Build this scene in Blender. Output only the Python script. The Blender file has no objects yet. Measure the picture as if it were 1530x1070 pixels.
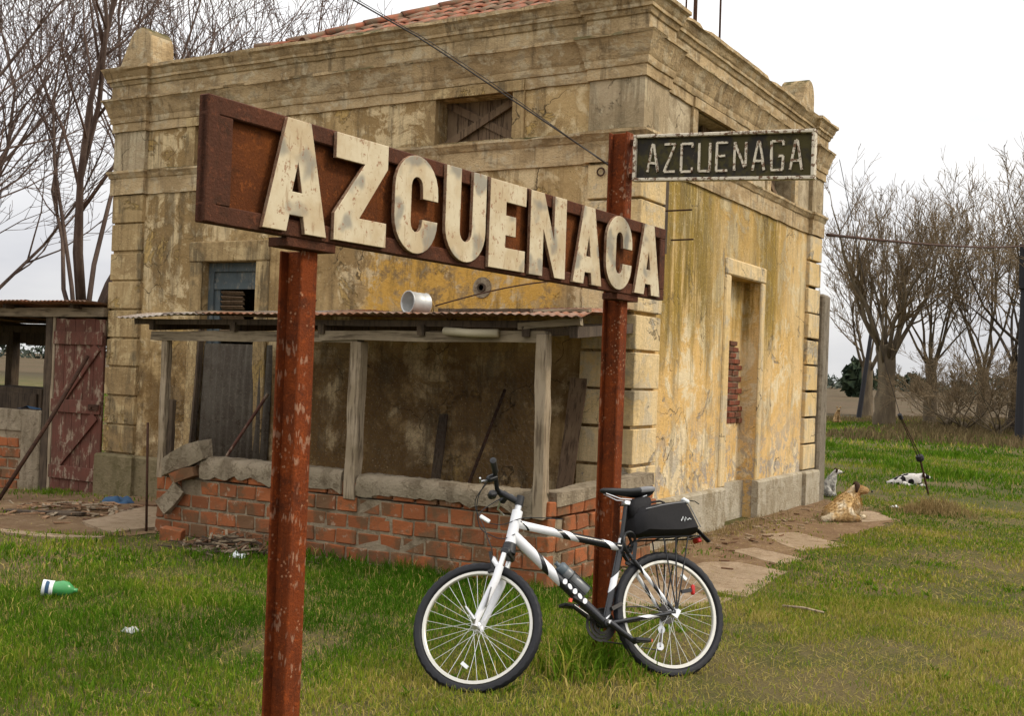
import bpy, bmesh, math, random
import numpy as np
from mathutils import Vector, Matrix, Quaternion
S = bpy.context.scene
COL = S.collection
rad = math.radians
random.seed(7)

# ------------------------------------------------------------------ camera
def cam_axes(yaw, pit, rol):
    F = Vector((math.cos(pit)*math.sin(yaw), math.cos(pit)*math.cos(yaw), math.sin(pit)))
    R = Vector((math.cos(yaw), -math.sin(yaw), 0)); U = R.cross(F)
    c, s = math.cos(rol), math.sin(rol)
    return c*R+s*U, -s*R+c*U, F
CAM = Vector((4.207, -9.2202, 1.6))
CR, CU, CF = cam_axes(-0.5342, 0.0112, 0.0374)
cd = bpy.data.cameras.new('camera'); co = bpy.data.objects.new('camera', cd); COL.objects.link(co)
m = Matrix.Identity(4)
for i in range(3):
    m[i][0] = CR[i]; m[i][1] = CU[i]; m[i][2] = -CF[i]; m[i][3] = CAM[i]
co.matrix_world = m
cd.lens = 39.71; cd.sensor_width = 36; cd.clip_start = 0.05; cd.clip_end = 6000
S.camera = co

# ------------------------------------------------------------------ world: bright overcast sky
SUN_EL, SUN_AZ = 46, 72         # elevation; azimuth measured from north (+Y) towards east (+X)
w = bpy.data.worlds.new('World'); S.world = w; w.use_nodes = True
nt = w.node_tree; nt.nodes.clear()
def wn(t, **k):
    n = nt.nodes.new(t)
    for a, b in k.items(): setattr(n, a, b)
    return n
out = wn('ShaderNodeOutputWorld'); bg = wn('ShaderNodeBackground')
sky = wn('ShaderNodeTexSky', sky_type='NISHITA', sun_disc=False, sun_elevation=rad(SUN_EL), sun_rotation=rad(SUN_AZ))
sky.dust_density = 6; sky.air_density = 1.0
hs = wn('ShaderNodeHueSaturation'); hs.inputs['Saturation'].default_value = 0.12
hs.inputs['Value'].default_value = 1.0
nt.links.new(sky.outputs[0], hs.inputs['Color'])
# cloud layer: a nearly even white-grey cover over the sky colour
tc = wn('ShaderNodeTexCoord'); mp = wn('ShaderNodeMapping'); mp.inputs['Scale'].default_value = (1.2, 1.2, 4.0)
nz = wn('ShaderNodeTexNoise'); nz.inputs['Scale'].default_value = 2.2; nz.inputs['Detail'].default_value = 5; nz.inputs['Roughness'].default_value = .55
nt.links.new(tc.outputs['Generated'], mp.inputs[0]); nt.links.new(mp.outputs[0], nz.inputs['Vector'])
rp = wn('ShaderNodeValToRGB'); rp.color_ramp.elements[0].position = .33; rp.color_ramp.elements[1].position = .62
rp.color_ramp.elements[0].color = (.80, .81, .86, 1); rp.color_ramp.elements[1].color = (1.12, 1.11, 1.09, 1)
nt.links.new(nz.outputs['Fac'], rp.inputs[0])
mx = wn('ShaderNodeMix', data_type='RGBA'); mx.inputs[0].default_value = .82
# standard overcast luminance: brightest overhead, a third of that at the horizon
sx = wn('ShaderNodeSeparateXYZ'); nt.links.new(tc.outputs['Generated'], sx.inputs[0])
mr = wn('ShaderNodeMapRange'); mr.inputs['From Min'].default_value = 0; mr.inputs['From Max'].default_value = 1; mr.inputs['To Min'].default_value = 6.6; mr.inputs['To Max'].default_value = 19.0
nt.links.new(sx.outputs[2], mr.inputs['Value'])
cm = wn('ShaderNodeVectorMath', operation='SCALE'); nt.links.new(rp.outputs[0], cm.inputs[0]); nt.links.new(mr.outputs[0], cm.inputs['Scale'])
nt.links.new(hs.outputs[0], mx.inputs[6]); nt.links.new(cm.outputs[0], mx.inputs[7])
nt.links.new(mx.outputs[2], bg.inputs['Color']); bg.inputs['Strength'].default_value = 0.10
nt.links.new(bg.outputs[0], out.inputs['Surface'])

# ------------------------------------------------------------------ sun: soft, through cloud
sl = bpy.data.lights.new('sun', 'SUN'); sl.energy = 1.5; sl.angle = rad(11); sl.color = (1, .90, .72)
so = bpy.data.objects.new('sun', sl); COL.objects.link(so)
az, el = rad(SUN_AZ), rad(SUN_EL)
sdir = Vector((math.sin(az)*math.cos(el), math.cos(az)*math.cos(el), math.sin(el)))
so.rotation_euler = sdir.to_track_quat('Z', 'Y').to_euler(); so.location = (8, -6, 12)

vs = S.view_settings
vs.view_transform = 'Standard'; vs.look = 'None'; vs.exposure = 0.42; vs.gamma = 1; vs.use_curve_mapping = False
S.cycles.max_bounces = 6

# ------------------------------------------------------------------ helpers
def gz(x, y=0):                       # the ground falls away gently to the west
    return -0.05*min(max(-x-5.5, 0), 5)
def tag(o, label=None, cat=None, group=None, kind=None):
    if label: o['label'] = label
    if cat: o['category'] = cat
    if group: o['group'] = group
    if kind: o['kind'] = kind
    return o
def empty(name, label=None, cat=None, loc=(0,0,0), group=None):
    o = bpy.data.objects.new(name, None); COL.objects.link(o); o.location = loc; o.empty_display_size = .1
    return tag(o, label, cat, group)
class MB:
    def __init__(s): s.v = []; s.f = []; s.mi = []
    def add(s, vs, fs, mi=0):
        b = len(s.v); s.v += [tuple(v) for v in vs]
        s.f += [tuple(i+b for i in f) for f in fs]; s.mi += [mi]*len(fs); return s
    def box(s, x0, x1, y0, y1, z0, z1, jit=0, mi=0):
        vs = [(x,y,z) for z in (z0,z1) for y in (y0,y1) for x in (x0,x1)]
        if jit: vs = [tuple(c+random.uniform(-jit,jit) for c in v) for v in vs]
        return s.add(vs, [(0,2,3,1),(4,5,7,6),(0,1,5,4),(2,6,7,3),(0,4,6,2),(1,3,7,5)], mi)
    def bar(s, a, b, w, h, up=(0,0,1), jit=0, segs=1, mi=0):
        a, b = Vector(a), Vector(b); d = (b-a).normalized(); up = Vector(up)
        if abs(d.dot(up)) > .98: up = Vector((0,1,0))
        r = d.cross(up).normalized(); u = r.cross(d)
        vs = []; fs = []
        for k in range(segs+1):
            c = a.lerp(b, k/segs)
            for q, t in ((-1,-1),(1,-1),(1,1),(-1,1)):
                p = c + r*(q*w/2) + u*(t*h/2)
                if jit: p += Vector([random.uniform(-jit,jit) for _ in range(3)])
                vs.append(p)
            if k:
                o = (k-1)*4
                for i in range(4): fs.append((o+i, o+(i+1)%4, o+4+(i+1)%4, o+4+i))
        fs.append((3,2,1,0)); o = segs*4; fs.append((o,o+1,o+2,o+3))
        return s.add(vs, fs, mi)
    def tube(s, pts, radii, n=8, cap=True, closed=False, mi=0):
        pts = [Vector(p) for p in pts]; k = len(pts)
        if not hasattr(radii, '__len__'): radii = [radii]*k
        vs = []; fs = []; ref = None
        for i, p in enumerate(pts):
            if closed: d = pts[(i+1)%k]-pts[i-1]
            else: d = pts[min(i+1,k-1)]-pts[max(i-1,0)]
            d.normalize()
            if ref is None:
                ref = Vector((0,0,1)) if abs(d.z) < .9 else Vector((1,0,0))
                ref = (ref - d*ref.dot(d)).normalized()
            else:
                ref = ref - d*ref.dot(d)
                ref = ref.normalized() if ref.length > 1e-6 else d.orthogonal().normalized()
            bi = d.cross(ref)
            for j in range(n):
                a = 2*math.pi*j/n
                vs.append(p + (ref*math.cos(a) + bi*math.sin(a))*radii[i])
        for i in range(k if closed else k-1):
            i2 = (i+1) % k
            for j in range(n):
                fs.append((i*n+j, i*n+(j+1)%n, i2*n+(j+1)%n, i2*n+j))
        if cap and not closed:
            fs.append(tuple(range(n-1,-1,-1))); fs.append(tuple((k-1)*n+j for j in range(n)))
        return s.add(vs, fs, mi)
    def lathe(s, prof, o, axis=(0,0,1), n=24, mi=0):   # prof: (radius, height) along axis
        o = Vector(o); ax = Vector(axis).normalized(); e = ax.orthogonal().normalized(); g = ax.cross(e)
        vs = []; fs = []; k = len(prof)
        for r, h in prof:
            for j in range(n):
                a = 2*math.pi*j/n; vs.append(o + ax*h + (e*math.cos(a)+g*math.sin(a))*max(r,1e-4))
        for i in range(k-1):
            for j in range(n): fs.append((i*n+j, i*n+(j+1)%n, (i+1)*n+(j+1)%n, (i+1)*n+j))
        if prof[0] != prof[-1]:
            fs.append(tuple(range(n-1,-1,-1))); fs.append(tuple((k-1)*n+j for j in range(n)))
        return s.add(vs, fs, mi)
    def prism(s, poly, o, ex, ey, ez, d0, d1, mi=0):   # 2-D outline in (ex,ey), extruded along ez from d0 to d1
        o, ex, ey, ez = Vector(o), Vector(ex), Vector(ey), Vector(ez); n = len(poly)
        vs = [o+ex*x+ey*y+ez*d0 for x, y in poly]+[o+ex*x+ey*y+ez*d1 for x, y in poly]
        fs = [tuple(range(n-1,-1,-1)), tuple(range(n,2*n))]
        fs += [(i,(i+1)%n,n+(i+1)%n,n+i) for i in range(n)]
        return s.add(vs, fs, mi)
    def mesh(s, name, mats, smooth=False, bevel=0, fix=True):
        me = bpy.data.meshes.new(name); me.from_pydata(s.v, [], s.f); me.update()
        for mm in (mats if isinstance(mats,(list,tuple)) else [mats]): me.materials.append(mm)
        if any(s.mi): me.polygons.foreach_set('material_index', s.mi)
        if fix or bevel:
            bm = bmesh.new(); bm.from_mesh(me)
            if fix: bmesh.ops.recalc_face_normals(bm, faces=bm.faces)
            if bevel: bmesh.ops.bevel(bm, geom=[e for e in bm.edges if e.is_manifold and e.calc_face_angle(0) > .5], offset=bevel, segments=1, affect='EDGES', clamp_overlap=True)
            bm.to_mesh(me); bm.free()
        if smooth:
            me.polygons.foreach_set('use_smooth', [True]*len(me.polygons))
        me.update(); return me
    def build(s, name, mats, parent=None, smooth=False, bevel=0, fix=True, auto=None):
        me = s.mesh(name, mats, smooth or auto is not None, bevel, fix)
        if auto is not None: me.set_sharp_from_angle(angle=rad(auto))
        return link(name, me, parent)
def link(name, me, parent=None, loc=None, rot=None):
    o = bpy.data.objects.new(name, me); COL.objects.link(o)
    if parent: o.parent = parent
    if loc is not None: o.location = loc
    if rot is not None: o.rotation_euler = rot
    return o
def bx(name, mat, parent, *a, bevel=0, jit=0):
    return MB().box(*a, jit=jit).build(name, mat, parent, bevel=bevel)

# value noise for layouts
_R = np.random.RandomState(3); _T = _R.rand(256, 256)
def vnoise(x, y):
    x = np.asarray(x, float); y = np.asarray(y, float)
    xi = np.floor(x).astype(int); yi = np.floor(y).astype(int); fx = x-xi; fy = y-yi
    fx = fx*fx*(3-2*fx); fy = fy*fy*(3-2*fy)
    a = _T[xi%256, yi%256]; b = _T[(xi+1)%256, yi%256]; c = _T[xi%256, (yi+1)%256]; d = _T[(xi+1)%256, (yi+1)%256]
    return (a*(1-fx)+b*fx)*(1-fy)+(c*(1-fx)+d*fx)*fy
def fbm(x, y, o=3):
    s = 0; a = .5
    for k in range(o): s = s+a*vnoise(x*2**k+17*k, y*2**k+31*k); a *= .5
    return s/(1-.5**o)
def inpoly(x, y, poly):
    x = np.asarray(x); y = np.asarray(y); c = np.zeros(x.shape, bool); n = len(poly)
    for i in range(n):
        x1, y1 = poly[i]; x2, y2 = poly[i-1]
        c ^= ((y1 > y) != (y2 > y)) & (x < (x2-x1)*(y-y1)/((y2-y1) or 1e-9)+x1)
    return c

# ------------------------------------------------------------------ materials
class G:
    def __init__(s, name, rough=.85, spec=.3, metal=0):
        s.m = bpy.data.materials.new(name); s.m.use_nodes = True; s.t = s.m.node_tree
        s.b = s.t.nodes['Principled BSDF']; s.b.inputs['Roughness'].default_value = rough
        s.b.inputs['Specular IOR Level'].default_value = spec; s.b.inputs['Metallic'].default_value = metal
        s._p = None
    def n(s, t, **k):
        n = s.t.nodes.new(t)
        for a, b in k.items(): setattr(n, a, b)
        return n
    def set(s, sock, v):
        if isinstance(v, bpy.types.NodeSocket): s.t.links.new(v, sock)
        else:
            if isinstance(v, tuple) and len(v) == 3 and sock.type == 'RGBA': v = (*v, 1)
            sock.default_value = v
    @property
    def pos(s):
        if s._p is None: s._p = s.n('ShaderNodeNewGeometry').outputs['Position']
        return s._p
    def obj(s): return s.n('ShaderNodeTexCoord').outputs['Object']
    def rnd(s): return s.n('ShaderNodeObjectInfo').outputs['Random']
    def attr(s, a): return s.n('ShaderNodeAttribute', attribute_name=a).outputs['Fac']
    def vmul(s, v, sc):
        n = s.n('ShaderNodeVectorMath', operation='MULTIPLY'); s.set(n.inputs[0], v); s.set(n.inputs[1], sc); return n.outputs[0]
    def vadd(s, v, sc):
        n = s.n('ShaderNodeVectorMath', operation='ADD'); s.set(n.inputs[0], v); s.set(n.inputs[1], sc); return n.outputs[0]
    def noise(s, scale, detail=4, rough=.55, v=None, st=None, dist=0):
        n = s.n('ShaderNodeTexNoise'); v = v or s.pos
        if st: v = s.vmul(v, st)
        s.set(n.inputs['Vector'], v); n.inputs['Scale'].default_value = scale
        n.inputs['Detail'].default_value = detail; n.inputs['Roughness'].default_value = rough; n.inputs['Distortion'].default_value = dist
        return n.outputs['Fac']
    def noisec(s, scale, v):
        n = s.n('ShaderNodeTexNoise'); s.set(n.inputs['Vector'], v); n.inputs['Scale'].default_value = scale; n.inputs['Detail'].default_value = 4
        return n.outputs['Color']
    def voro(s, scale, v=None, feat='F1'):
        n = s.n('ShaderNodeTexVoronoi', feature=feat); s.set(n.inputs['Vector'], v or s.pos); n.inputs['Scale'].default_value = scale
        return n.outputs['Distance']
    def ramp(s, f, stops):
        n = s.n('ShaderNodeValToRGB'); e = n.color_ramp.elements
        while len(e) < len(stops): e.new(.5)
        for k, (p, c) in zip(e, stops):
            k.position = p; k.color = (c, c, c, 1) if not isinstance(c, tuple) else (*c[:3], 1)
        s.set(n.inputs[0], f); return n.outputs[0]
    def mix(s, f, a, b, mode='MIX'):
        n = s.n('ShaderNodeMix', data_type='RGBA', blend_type=mode); s.set(n.inputs[0], f); s.set(n.inputs[6], a); s.set(n.inputs[7], b); return n.outputs[2]
    def math(s, op, a, b=0.0):
        n = s.n('ShaderNodeMath', operation=op, use_clamp=False); s.set(n.inputs[0], a); s.set(n.inputs[1], b); return n.outputs[0]
    def step(s, f, a, b):    # smooth 0..1 between a and b
        n = s.n('ShaderNodeMapRange', interpolation_type='SMOOTHSTEP'); s.set(n.inputs['Value'], f)
        n.inputs['From Min'].default_value = a; n.inputs['From Max'].default_value = b; return n.outputs[0]
    def sep(s, v=None):
        n = s.n('ShaderNodeSeparateXYZ'); s.set(n.inputs[0], v or s.pos); return n.outputs
    def up(s):
        return s.sep(s.n('ShaderNodeNewGeometry').outputs['Normal'])[2]
    def bump(s, h, st=.5, d=.02):
        n = s.n('ShaderNodeBump'); n.inputs['Strength'].default_value = st; n.inputs['Distance'].default_value = d
        s.set(n.inputs['Height'], h); s.t.links.new(n.outputs[0], s.b.inputs['Normal'])
    def done(s, col, rough=None):
        s.set(s.b.inputs['Base Color'], col)
        if rough is not None: s.set(s.b.inputs['Roughness'], rough)
        return s.m
def plain(name, col, rough=.6, metal=0, spec=.4, var=.15, sc=30):
    g = G(name, rough, spec, metal)
    n = g.noise(sc, 3)
    c = g.mix(n, tuple(x*(1-var) for x in col), tuple(min(1, x*(1+var)) for x in col))
    g.bump(n, .15, .004)
    return g.done(c)

M = {}
def plaster(name, cols, dark, patch, patch_amt, seed, olive=None, pale=None, zone=None, grime=.8, brown=None, above=False):
    g = G(name, .92, .12)
    p = g.vadd(g.pos, (seed, seed*.7, seed*.3)); X, Y, Z = g.sep()
    big = g.noise(.8, 6, .65, p, dist=.6); mid = g.noise(2.6, 8, .72, p, dist=.5); fine = g.noise(28, 6, .75, p); tiny = g.noise(95, 4, .7, p)
    streak = g.noise(5.0, 6, .7, p, (1, 1, .12)); st2 = g.noise(14, 5, .65, p, (1, 1, .07))
    c = g.mix(g.step(big, .42, .56), cols[0], cols[1])
    c = g.mix(g.step(mid, .49, .57), c, cols[2])
    c = g.mix(g.math('MULTIPLY', g.step(st2, .52, .62), .45), c, cols[3])
    pm = g.step(g.noise(1.5, 8, .75, g.vadd(p, (9, 4, 2)), dist=.5), .575-patch_amt, .60-patch_amt)
    c = g.mix(g.math('MULTIPLY', pm, .9), c, g.mix(fine, tuple(x*.75 for x in patch), tuple(x*1.2 for x in patch)))
    if zone:                # surviving ochre limewash between two heights, ragged at its edges
        x0, x1, z0, z1, zc = zone; wob = g.math('MULTIPLY', g.math('SUBTRACT', mid, .5), 1.6)
        xm = g.math('MULTIPLY', g.step(g.math('ADD', X, wob), x0, x0+.25), g.step(g.math('ADD', X, wob), x1, x1-.25))
        zm = g.math('MULTIPLY', g.step(g.math('ADD', Z, wob), z0, z0+.2), g.step(g.math('ADD', Z, wob), z1, z1-.2))
        c = g.mix(g.math('MULTIPLY', g.math('MULTIPLY', xm, zm), g.step(g.noise(7, 6, .7, p), .39, .53)), c, zc)
    if brown:  # brown dirt below lean-to roof height, deepened to paint in the run's shade
        dirt_shade = g.math('MULTIPLY', g.step(g.noise(2.2, 7, .7, p), .36, .54), g.step(g.math('ADD', Z, g.math('MULTIPLY', mid, .5)), 2.15, 1.75))
        c = g.mix(g.math('MULTIPLY', dirt_shade, .8), c, brown)
    if olive:
        zz = g.math('ADD', Z, g.math('MULTIPLY', g.math('SUBTRACT', streak, .5), 2.6))
        ym = g.ramp(g.math('MULTIPLY', Y, 1/6), [(.06,.75),(.12,1),(.28,1),(.38,.45),(.50,.45),(.60,.95),(.66,.95),(.74,.25)])
        om = g.math('MULTIPLY', g.math('MULTIPLY', g.step(zz, 1.55, 2.45), ym), g.step(streak, .30, .50))
        c = g.mix(g.math('MULTIPLY', om, .88), c, g.mix(g.step(st2, .44, .60), olive, tuple(x*1.7 for x in olive)))
    if pale:
        lm = g.math('MULTIPLY', g.step(g.noise(4.5, 8, .78, p, dist=.6), .50, .535), g.step(g.math('ADD', Z, mid), 2.1, .9))
        c = g.mix(g.math('MULTIPLY', lm, .85), c, g.mix(fine, tuple(x*.6 for x in pale), pale))
    if above:
        c = g.mix(g.step(Z, 3.52, 3.53), c, g.mix(g.step(mid, .46, .56), (.60,.49,.33), (.42,.33,.21)))
    dm = g.math('MULTIPLY', g.step(streak, .48, .62), g.step(mid, .38, .56))
    c = g.mix(g.math('MULTIPLY', dm, grime), c, dark)
    ve = g.voro(1.35, g.vadd(p, g.vmul(g.n('ShaderNodeCombineXYZ').outputs[0], (0,0,0))) if False else g.vadd(p, g.vmul(g.noisec(3.0, p), (.45,.45,.45))), 'DISTANCE_TO_EDGE')
    ck = g.math('MULTIPLY', g.step(ve, .010, .002), g.step(g.noise(1.1, 3, .5, g.vadd(p, (2,8,5))), .50, .58))
    c = g.mix(g.math('MULTIPLY', ck, .8), c, tuple(x*.45 for x in dark))
    sp = g.math('MULTIPLY', g.step(tiny, .56, .64), g.step(g.noise(2.1, 4, .6, g.vadd(p, (1,7,3))), .44, .58))
    c = g.mix(g.math('MULTIPLY', sp, .75), c, dark)
    sp2 = g.step(g.noise(42, 4, .65, g.vadd(p, (5,5,5))), .62, .66); c = g.mix(g.math('MULTIPLY', sp2, .5), c, cols[2])
    c = g.mix(.55, c, g.mix(fine, (.30,.28,.25), (1.0,1.0,1.0)), 'MULTIPLY')
    h = g.math('ADD', g.math('MULTIPLY', fine, .6), g.math('MULTIPLY', pm, -.8))
    h = g.math('ADD', h, g.math('MULTIPLY', mid, 1.4)); h = g.math('ADD', h, g.math('MULTIPLY', tiny, .25))
    g.bump(h, .9, .022)
    return g.done(c)
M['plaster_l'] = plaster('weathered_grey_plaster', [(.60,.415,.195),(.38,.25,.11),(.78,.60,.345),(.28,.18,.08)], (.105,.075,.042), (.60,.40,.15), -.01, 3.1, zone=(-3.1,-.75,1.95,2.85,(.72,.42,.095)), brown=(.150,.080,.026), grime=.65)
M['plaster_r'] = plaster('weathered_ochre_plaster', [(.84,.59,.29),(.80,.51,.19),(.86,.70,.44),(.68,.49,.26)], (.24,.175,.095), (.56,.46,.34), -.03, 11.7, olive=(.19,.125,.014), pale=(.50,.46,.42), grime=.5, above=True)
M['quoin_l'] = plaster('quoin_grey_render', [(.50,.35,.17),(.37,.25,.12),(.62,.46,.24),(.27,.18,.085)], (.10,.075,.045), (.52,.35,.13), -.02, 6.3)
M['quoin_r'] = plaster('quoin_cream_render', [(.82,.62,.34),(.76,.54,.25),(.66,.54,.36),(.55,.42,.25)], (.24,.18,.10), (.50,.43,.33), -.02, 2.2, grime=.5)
M['frieze'] = plaster('frieze_render', [(.54,.42,.265),(.42,.32,.19),(.60,.49,.32),(.30,.225,.13)], (.15,.11,.06), (.46,.36,.22), -.02, 8.4, grime=.6)
def stone():
    g = G('mossy_cornice_render', .9, .15)
    big = g.noise(1.6, 5, .6); mid = g.noise(7, 5, .65); st = g.noise(15, 5, .65, None, (1,1,.10)); fine = g.noise(45, 4, .7)
    c = g.mix(g.step(big,.42,.58), (.62,.45,.25), (.45,.315,.165))
    c = g.mix(g.math('MULTIPLY', g.step(mid,.50,.60), .8), c, (.64,.52,.34))
    c = g.mix(g.math('MULTIPLY', g.math('MULTIPLY', g.step(st,.47,.66), g.step(g.noise(2.3,5,.6,g.vadd(g.pos,(4,4,1))),.40,.62)), .7), c, (.15,.105,.058))
    hz_ = g.noise(3.0,6,.7,None,(1,1,4)); c = g.mix(g.math('MULTIPLY', g.step(hz_,.50,.62), .45), c, (.19,.135,.075))
    up = g.step(g.up(), .25, .75)
    c = g.mix(g.math('MULTIPLY', up, g.step(mid,.30,.55)), c, (.10,.085,.03))
    c = g.mix(.55, c, g.mix(fine,(.25,.24,.2),(1,1,1)), 'MULTIPLY')
    g.bump(g.math('ADD', fine, g.math('MULTIPLY', mid, 1.6)), .85, .018)
    return g.done(c)
M['stone'] = stone()
def cement(name, a, b, stain):
    g = G(name, .9, .2)
    c = g.mix(g.step(g.noise(2.5,6,.65),.35,.65), a, b)
    c = g.mix(g.math('MULTIPLY', g.step(g.noise(6,5,.6,None,(1,1,.2)),.5,.7), .7), c, stain)
    f = g.noise(50,5,.7); c = g.mix(.3, c, g.mix(f,(.3,.3,.3),(1,1,1)), 'MULTIPLY')
    c = g.mix(g.math('MULTIPLY', g.step(g.noise(7,7,.75,g.vadd(g.pos,(3,1,8)),dist=.4),.52,.58), .6), c, stain)
    g.bump(g.math('ADD', f, g.math('MULTIPLY', g.noise(11,7,.75), 2)), 1.0, .02)
    return g.done(c)
M['plinth'] = cement('grey_cement_plinth', (.56,.49,.37), (.43,.36,.25), (.27,.21,.12))
M['cement'] = cement('cement_coping', (.40,.32,.22), (.29,.23,.15), (.14,.10,.06))
M['mortar'] = cement('mortar', (.42,.33,.22), (.30,.23,.15), (.15,.105,.06))
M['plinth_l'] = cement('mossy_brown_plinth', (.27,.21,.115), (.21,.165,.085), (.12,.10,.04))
M['slab'] = cement('sandy_paving', (.45,.33,.215), (.36,.26,.16), (.25,.165,.09))
M['greywall'] = cement('grey_wall_render', (.30,.25,.185), (.22,.18,.13), (.12,.095,.065))
def brickm(name, a, b, c2, lich):
    g = G(name, .9, .2); r = g.rnd()
    c = g.mix(g.ramp(r,[(0,0.),(1,1.)]), a, b)
    c = g.mix(g.math('MULTIPLY', g.step(g.noise(3.2,6,.7),.46,.58), .85), c, c2)
    c = g.mix(g.math('MULTIPLY', g.step(g.noise(14,5,.7),.58,.68), .6), c, lich)
    f = g.noise(60,4,.7); c = g.mix(.35, c, g.mix(f,(.3,.3,.3),(1,1,1)), 'MULTIPLY')
    g.bump(g.math('ADD', f, g.noise(18,4,.7)), .7, .008)
    return g.done(c)
M['brick'] = brickm('orange_brick', (.37,.115,.040), (.22,.078,.033), (.15,.088,.045), (.42,.33,.23))
M['brick2'] = brickm('dark_red_brick', (.24,.07,.035), (.17,.05,.028), (.12,.06,.035), (.3,.2,.12))
def wood(name, a, b, dark, st=(1,1,.08), paint=None):
    g = G(name, .85, .2)
    gr = g.noise(38, 5, .65, None, st); big = g.noise(4, 4, .6)
    c = g.mix(g.step(big,.35,.65), a, b); c = g.mix(g.math('MULTIPLY', g.step(gr,.48,.66), .8), c, dark)
    if paint:
        pm = g.step(g.noise(9,6,.75,None,(1,1,.5)), .40, .48); c = g.mix(pm, c, g.mix(g.step(big,.3,.7), paint[0], paint[1]))
        c = g.mix(g.math('MULTIPLY', g.step(gr,.56,.66), .7), c, dark)
    g.bump(gr, .6, .006)
    return g.done(c)
M['wood'] = wood('weathered_grey_timber', (.34,.265,.18), (.25,.19,.12), (.075,.05,.03))
M['wood_h'] = wood('weathered_grey_beam', (.30,.235,.155), (.22,.17,.11), (.07,.05,.03), (.08,1,1))
M['wood_dark'] = wood('dark_timber', (.10,.07,.045), (.065,.045,.03), (.025,.018,.012))
M['wood_red'] = wood('flaking_red_door', (.30,.225,.16), (.22,.15,.10), (.07,.035,.02), paint=((.140,.050,.034),(.105,.044,.030)))
M['wood_blue'] = wood('faded_blue_paint', (.20,.19,.16), (.15,.14,.12), (.05,.045,.04), paint=((.10,.115,.115),(.07,.085,.09)))
M['wood_vent'] = wood('vent_boards', (.20,.135,.08), (.155,.10,.06), (.05,.03,.018))
def rust(name, a, b, dk, lichen=0, sc=1):
    g = G(name, .85, .15)
    c = g.mix(g.step(g.noise(3*sc,6,.65),.38,.62), a, b)
    c = g.mix(g.math('MULTIPLY', g.step(g.noise(11*sc,5,.7),.52,.68),.75), c, dk)
    st = g.noise(22,4,.6,None,(1,1,.06)); c = g.mix(g.math('MULTIPLY', g.step(st,.52,.7),.5), c, dk)
    if lichen:
        v = g.voro(20, g.vadd(g.pos, g.vmul(g.n('ShaderNodeTexNoise').outputs['Color'], (.1,.1,.1))))
        lm = g.math('MULTIPLY', g.step(v,.36,.26), g.step(g.noise(4.5,3,.5), .60-lichen*.12, .66-lichen*.12))
        c = g.mix(g.math('MULTIPLY', lm, .7), c, (.38,.22,.14))
        lm2 = g.math('MULTIPLY', g.step(g.voro(55),.34,.22), g.step(g.noise(7,3,.5), .55, .62))
        c = g.mix(g.math('MULTIPLY', lm2, .7), c, (.46,.25,.14))
    f = g.noise(90,4,.7); c = g.mix(.6, c, g.mix(f,(.2,.2,.2),(1.25,1.2,1.15)),'MULTIPLY')
    c = g.mix(g.math('MULTIPLY', g.step(g.noise(36*sc,6,.75,g.vadd(g.pos,(7,2,4))),.54,.62), .5), c, tuple(x*1.5 for x in a))
    g.bump(g.math('ADD', f, g.noise(16,6,.75)), .7, .008)
    return g.done(c)
M['rust_post'] = rust('red_oxide_post', (.205,.043,.008), (.145,.033,.009), (.075,.021,.008), .6)
M['rust_panel'] = rust('rusty_sign_panel', (.165,.048,.010), (.115,.034,.009), (.06,.022,.008), 0)
M['rust_frame'] = rust('rusty_sign_frame', (.105,.036,.017), (.085,.033,.018), (.05,.024,.013), .0)
M['rust_sheet'] = rust('rusty_corrugated_sheet', (.30,.12,.06), (.34,.24,.18), (.12,.055,.03), 0)
M['sheet_grey'] = rust('dull_grey_corrugated', (.10,.085,.065), (.075,.06,.045), (.05,.035,.022), 0)
M['iron'] = rust('brown_iron_rod', (.085,.042,.026), (.055,.03,.02), (.03,.018,.014), 0)
def letterm():
    g = G('chipped_white_letter', .7, .3)
    c = g.mix(g.step(g.noise(5,5,.6),.4,.65), (.56,.475,.325), (.46,.355,.215))
    gm = g.step(g.noise(6.5,2,.5,g.vadd(g.pos,(3.3,1,5))), .53, .66); c = g.mix(g.math('MULTIPLY',gm,.7), c, (.17,.165,.145))
    rm = g.step(g.noise(30,5,.75),.585,.63); c = g.mix(g.math('MULTIPLY',rm,.8), c, (.25,.11,.05))
    st = g.step(g.noise(40,4,.6,None,(1,1,.2)),.60,.68); c = g.mix(g.math('MULTIPLY',st,.55), c, (.30,.19,.10))
    g.bump(g.noise(40,4,.6), .3, .004); return g.done(c)
M['letter'] = letterm()
M['letter_edge'] = rust('letter_rim', (.30,.16,.09), (.38,.27,.18), (.12,.045,.02), 0, 4)
def platem():
    g = G('mossy_black_plate', .8, .3)
    c = g.mix(g.step(g.noise(7,5,.65),.44,.62), (.022,.018,.013), (.055,.045,.012))
    c = g.mix(g.math('MULTIPLY',g.step(g.noise(24,4,.7),.62,.68),.5), c, (.12,.08,.05)); g.bump(g.noise(30,4),.4,.005); return g.done(c)
M['plate'] = platem()
def flake():
    g = G('flaking_cream_paint', .75, .3)
    n = g.noise(38,5,.7); c = g.mix(g.step(n,.50,.58), (.60,.53,.41), (.14,.075,.04)); g.bump(n,.5,.004); return g.done(c)
M['flake'] = flake()
def tile():
    g = G('roof_tile', .85, .25); r = g.rnd()
    c = g.mix(r, (.30,.10,.05), (.20,.075,.04)); c = g.mix(g.step(g.noise(6,5,.65),.42,.56), c, (.15,.095,.055))
    g.bump(g.noise(30,4),.5,.01); return g.done(c)
M['tile'] = tile()
M['silver'] = plain('silver_metal', (.62,.62,.62), .32, .85, .5, .05)
M['chrome'] = plain('bright_spoke_metal', (.75,.75,.74), .3, .6, .5, .03)
M['black'] = plain('black_plastic', (.012,.012,.013), .45)
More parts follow.
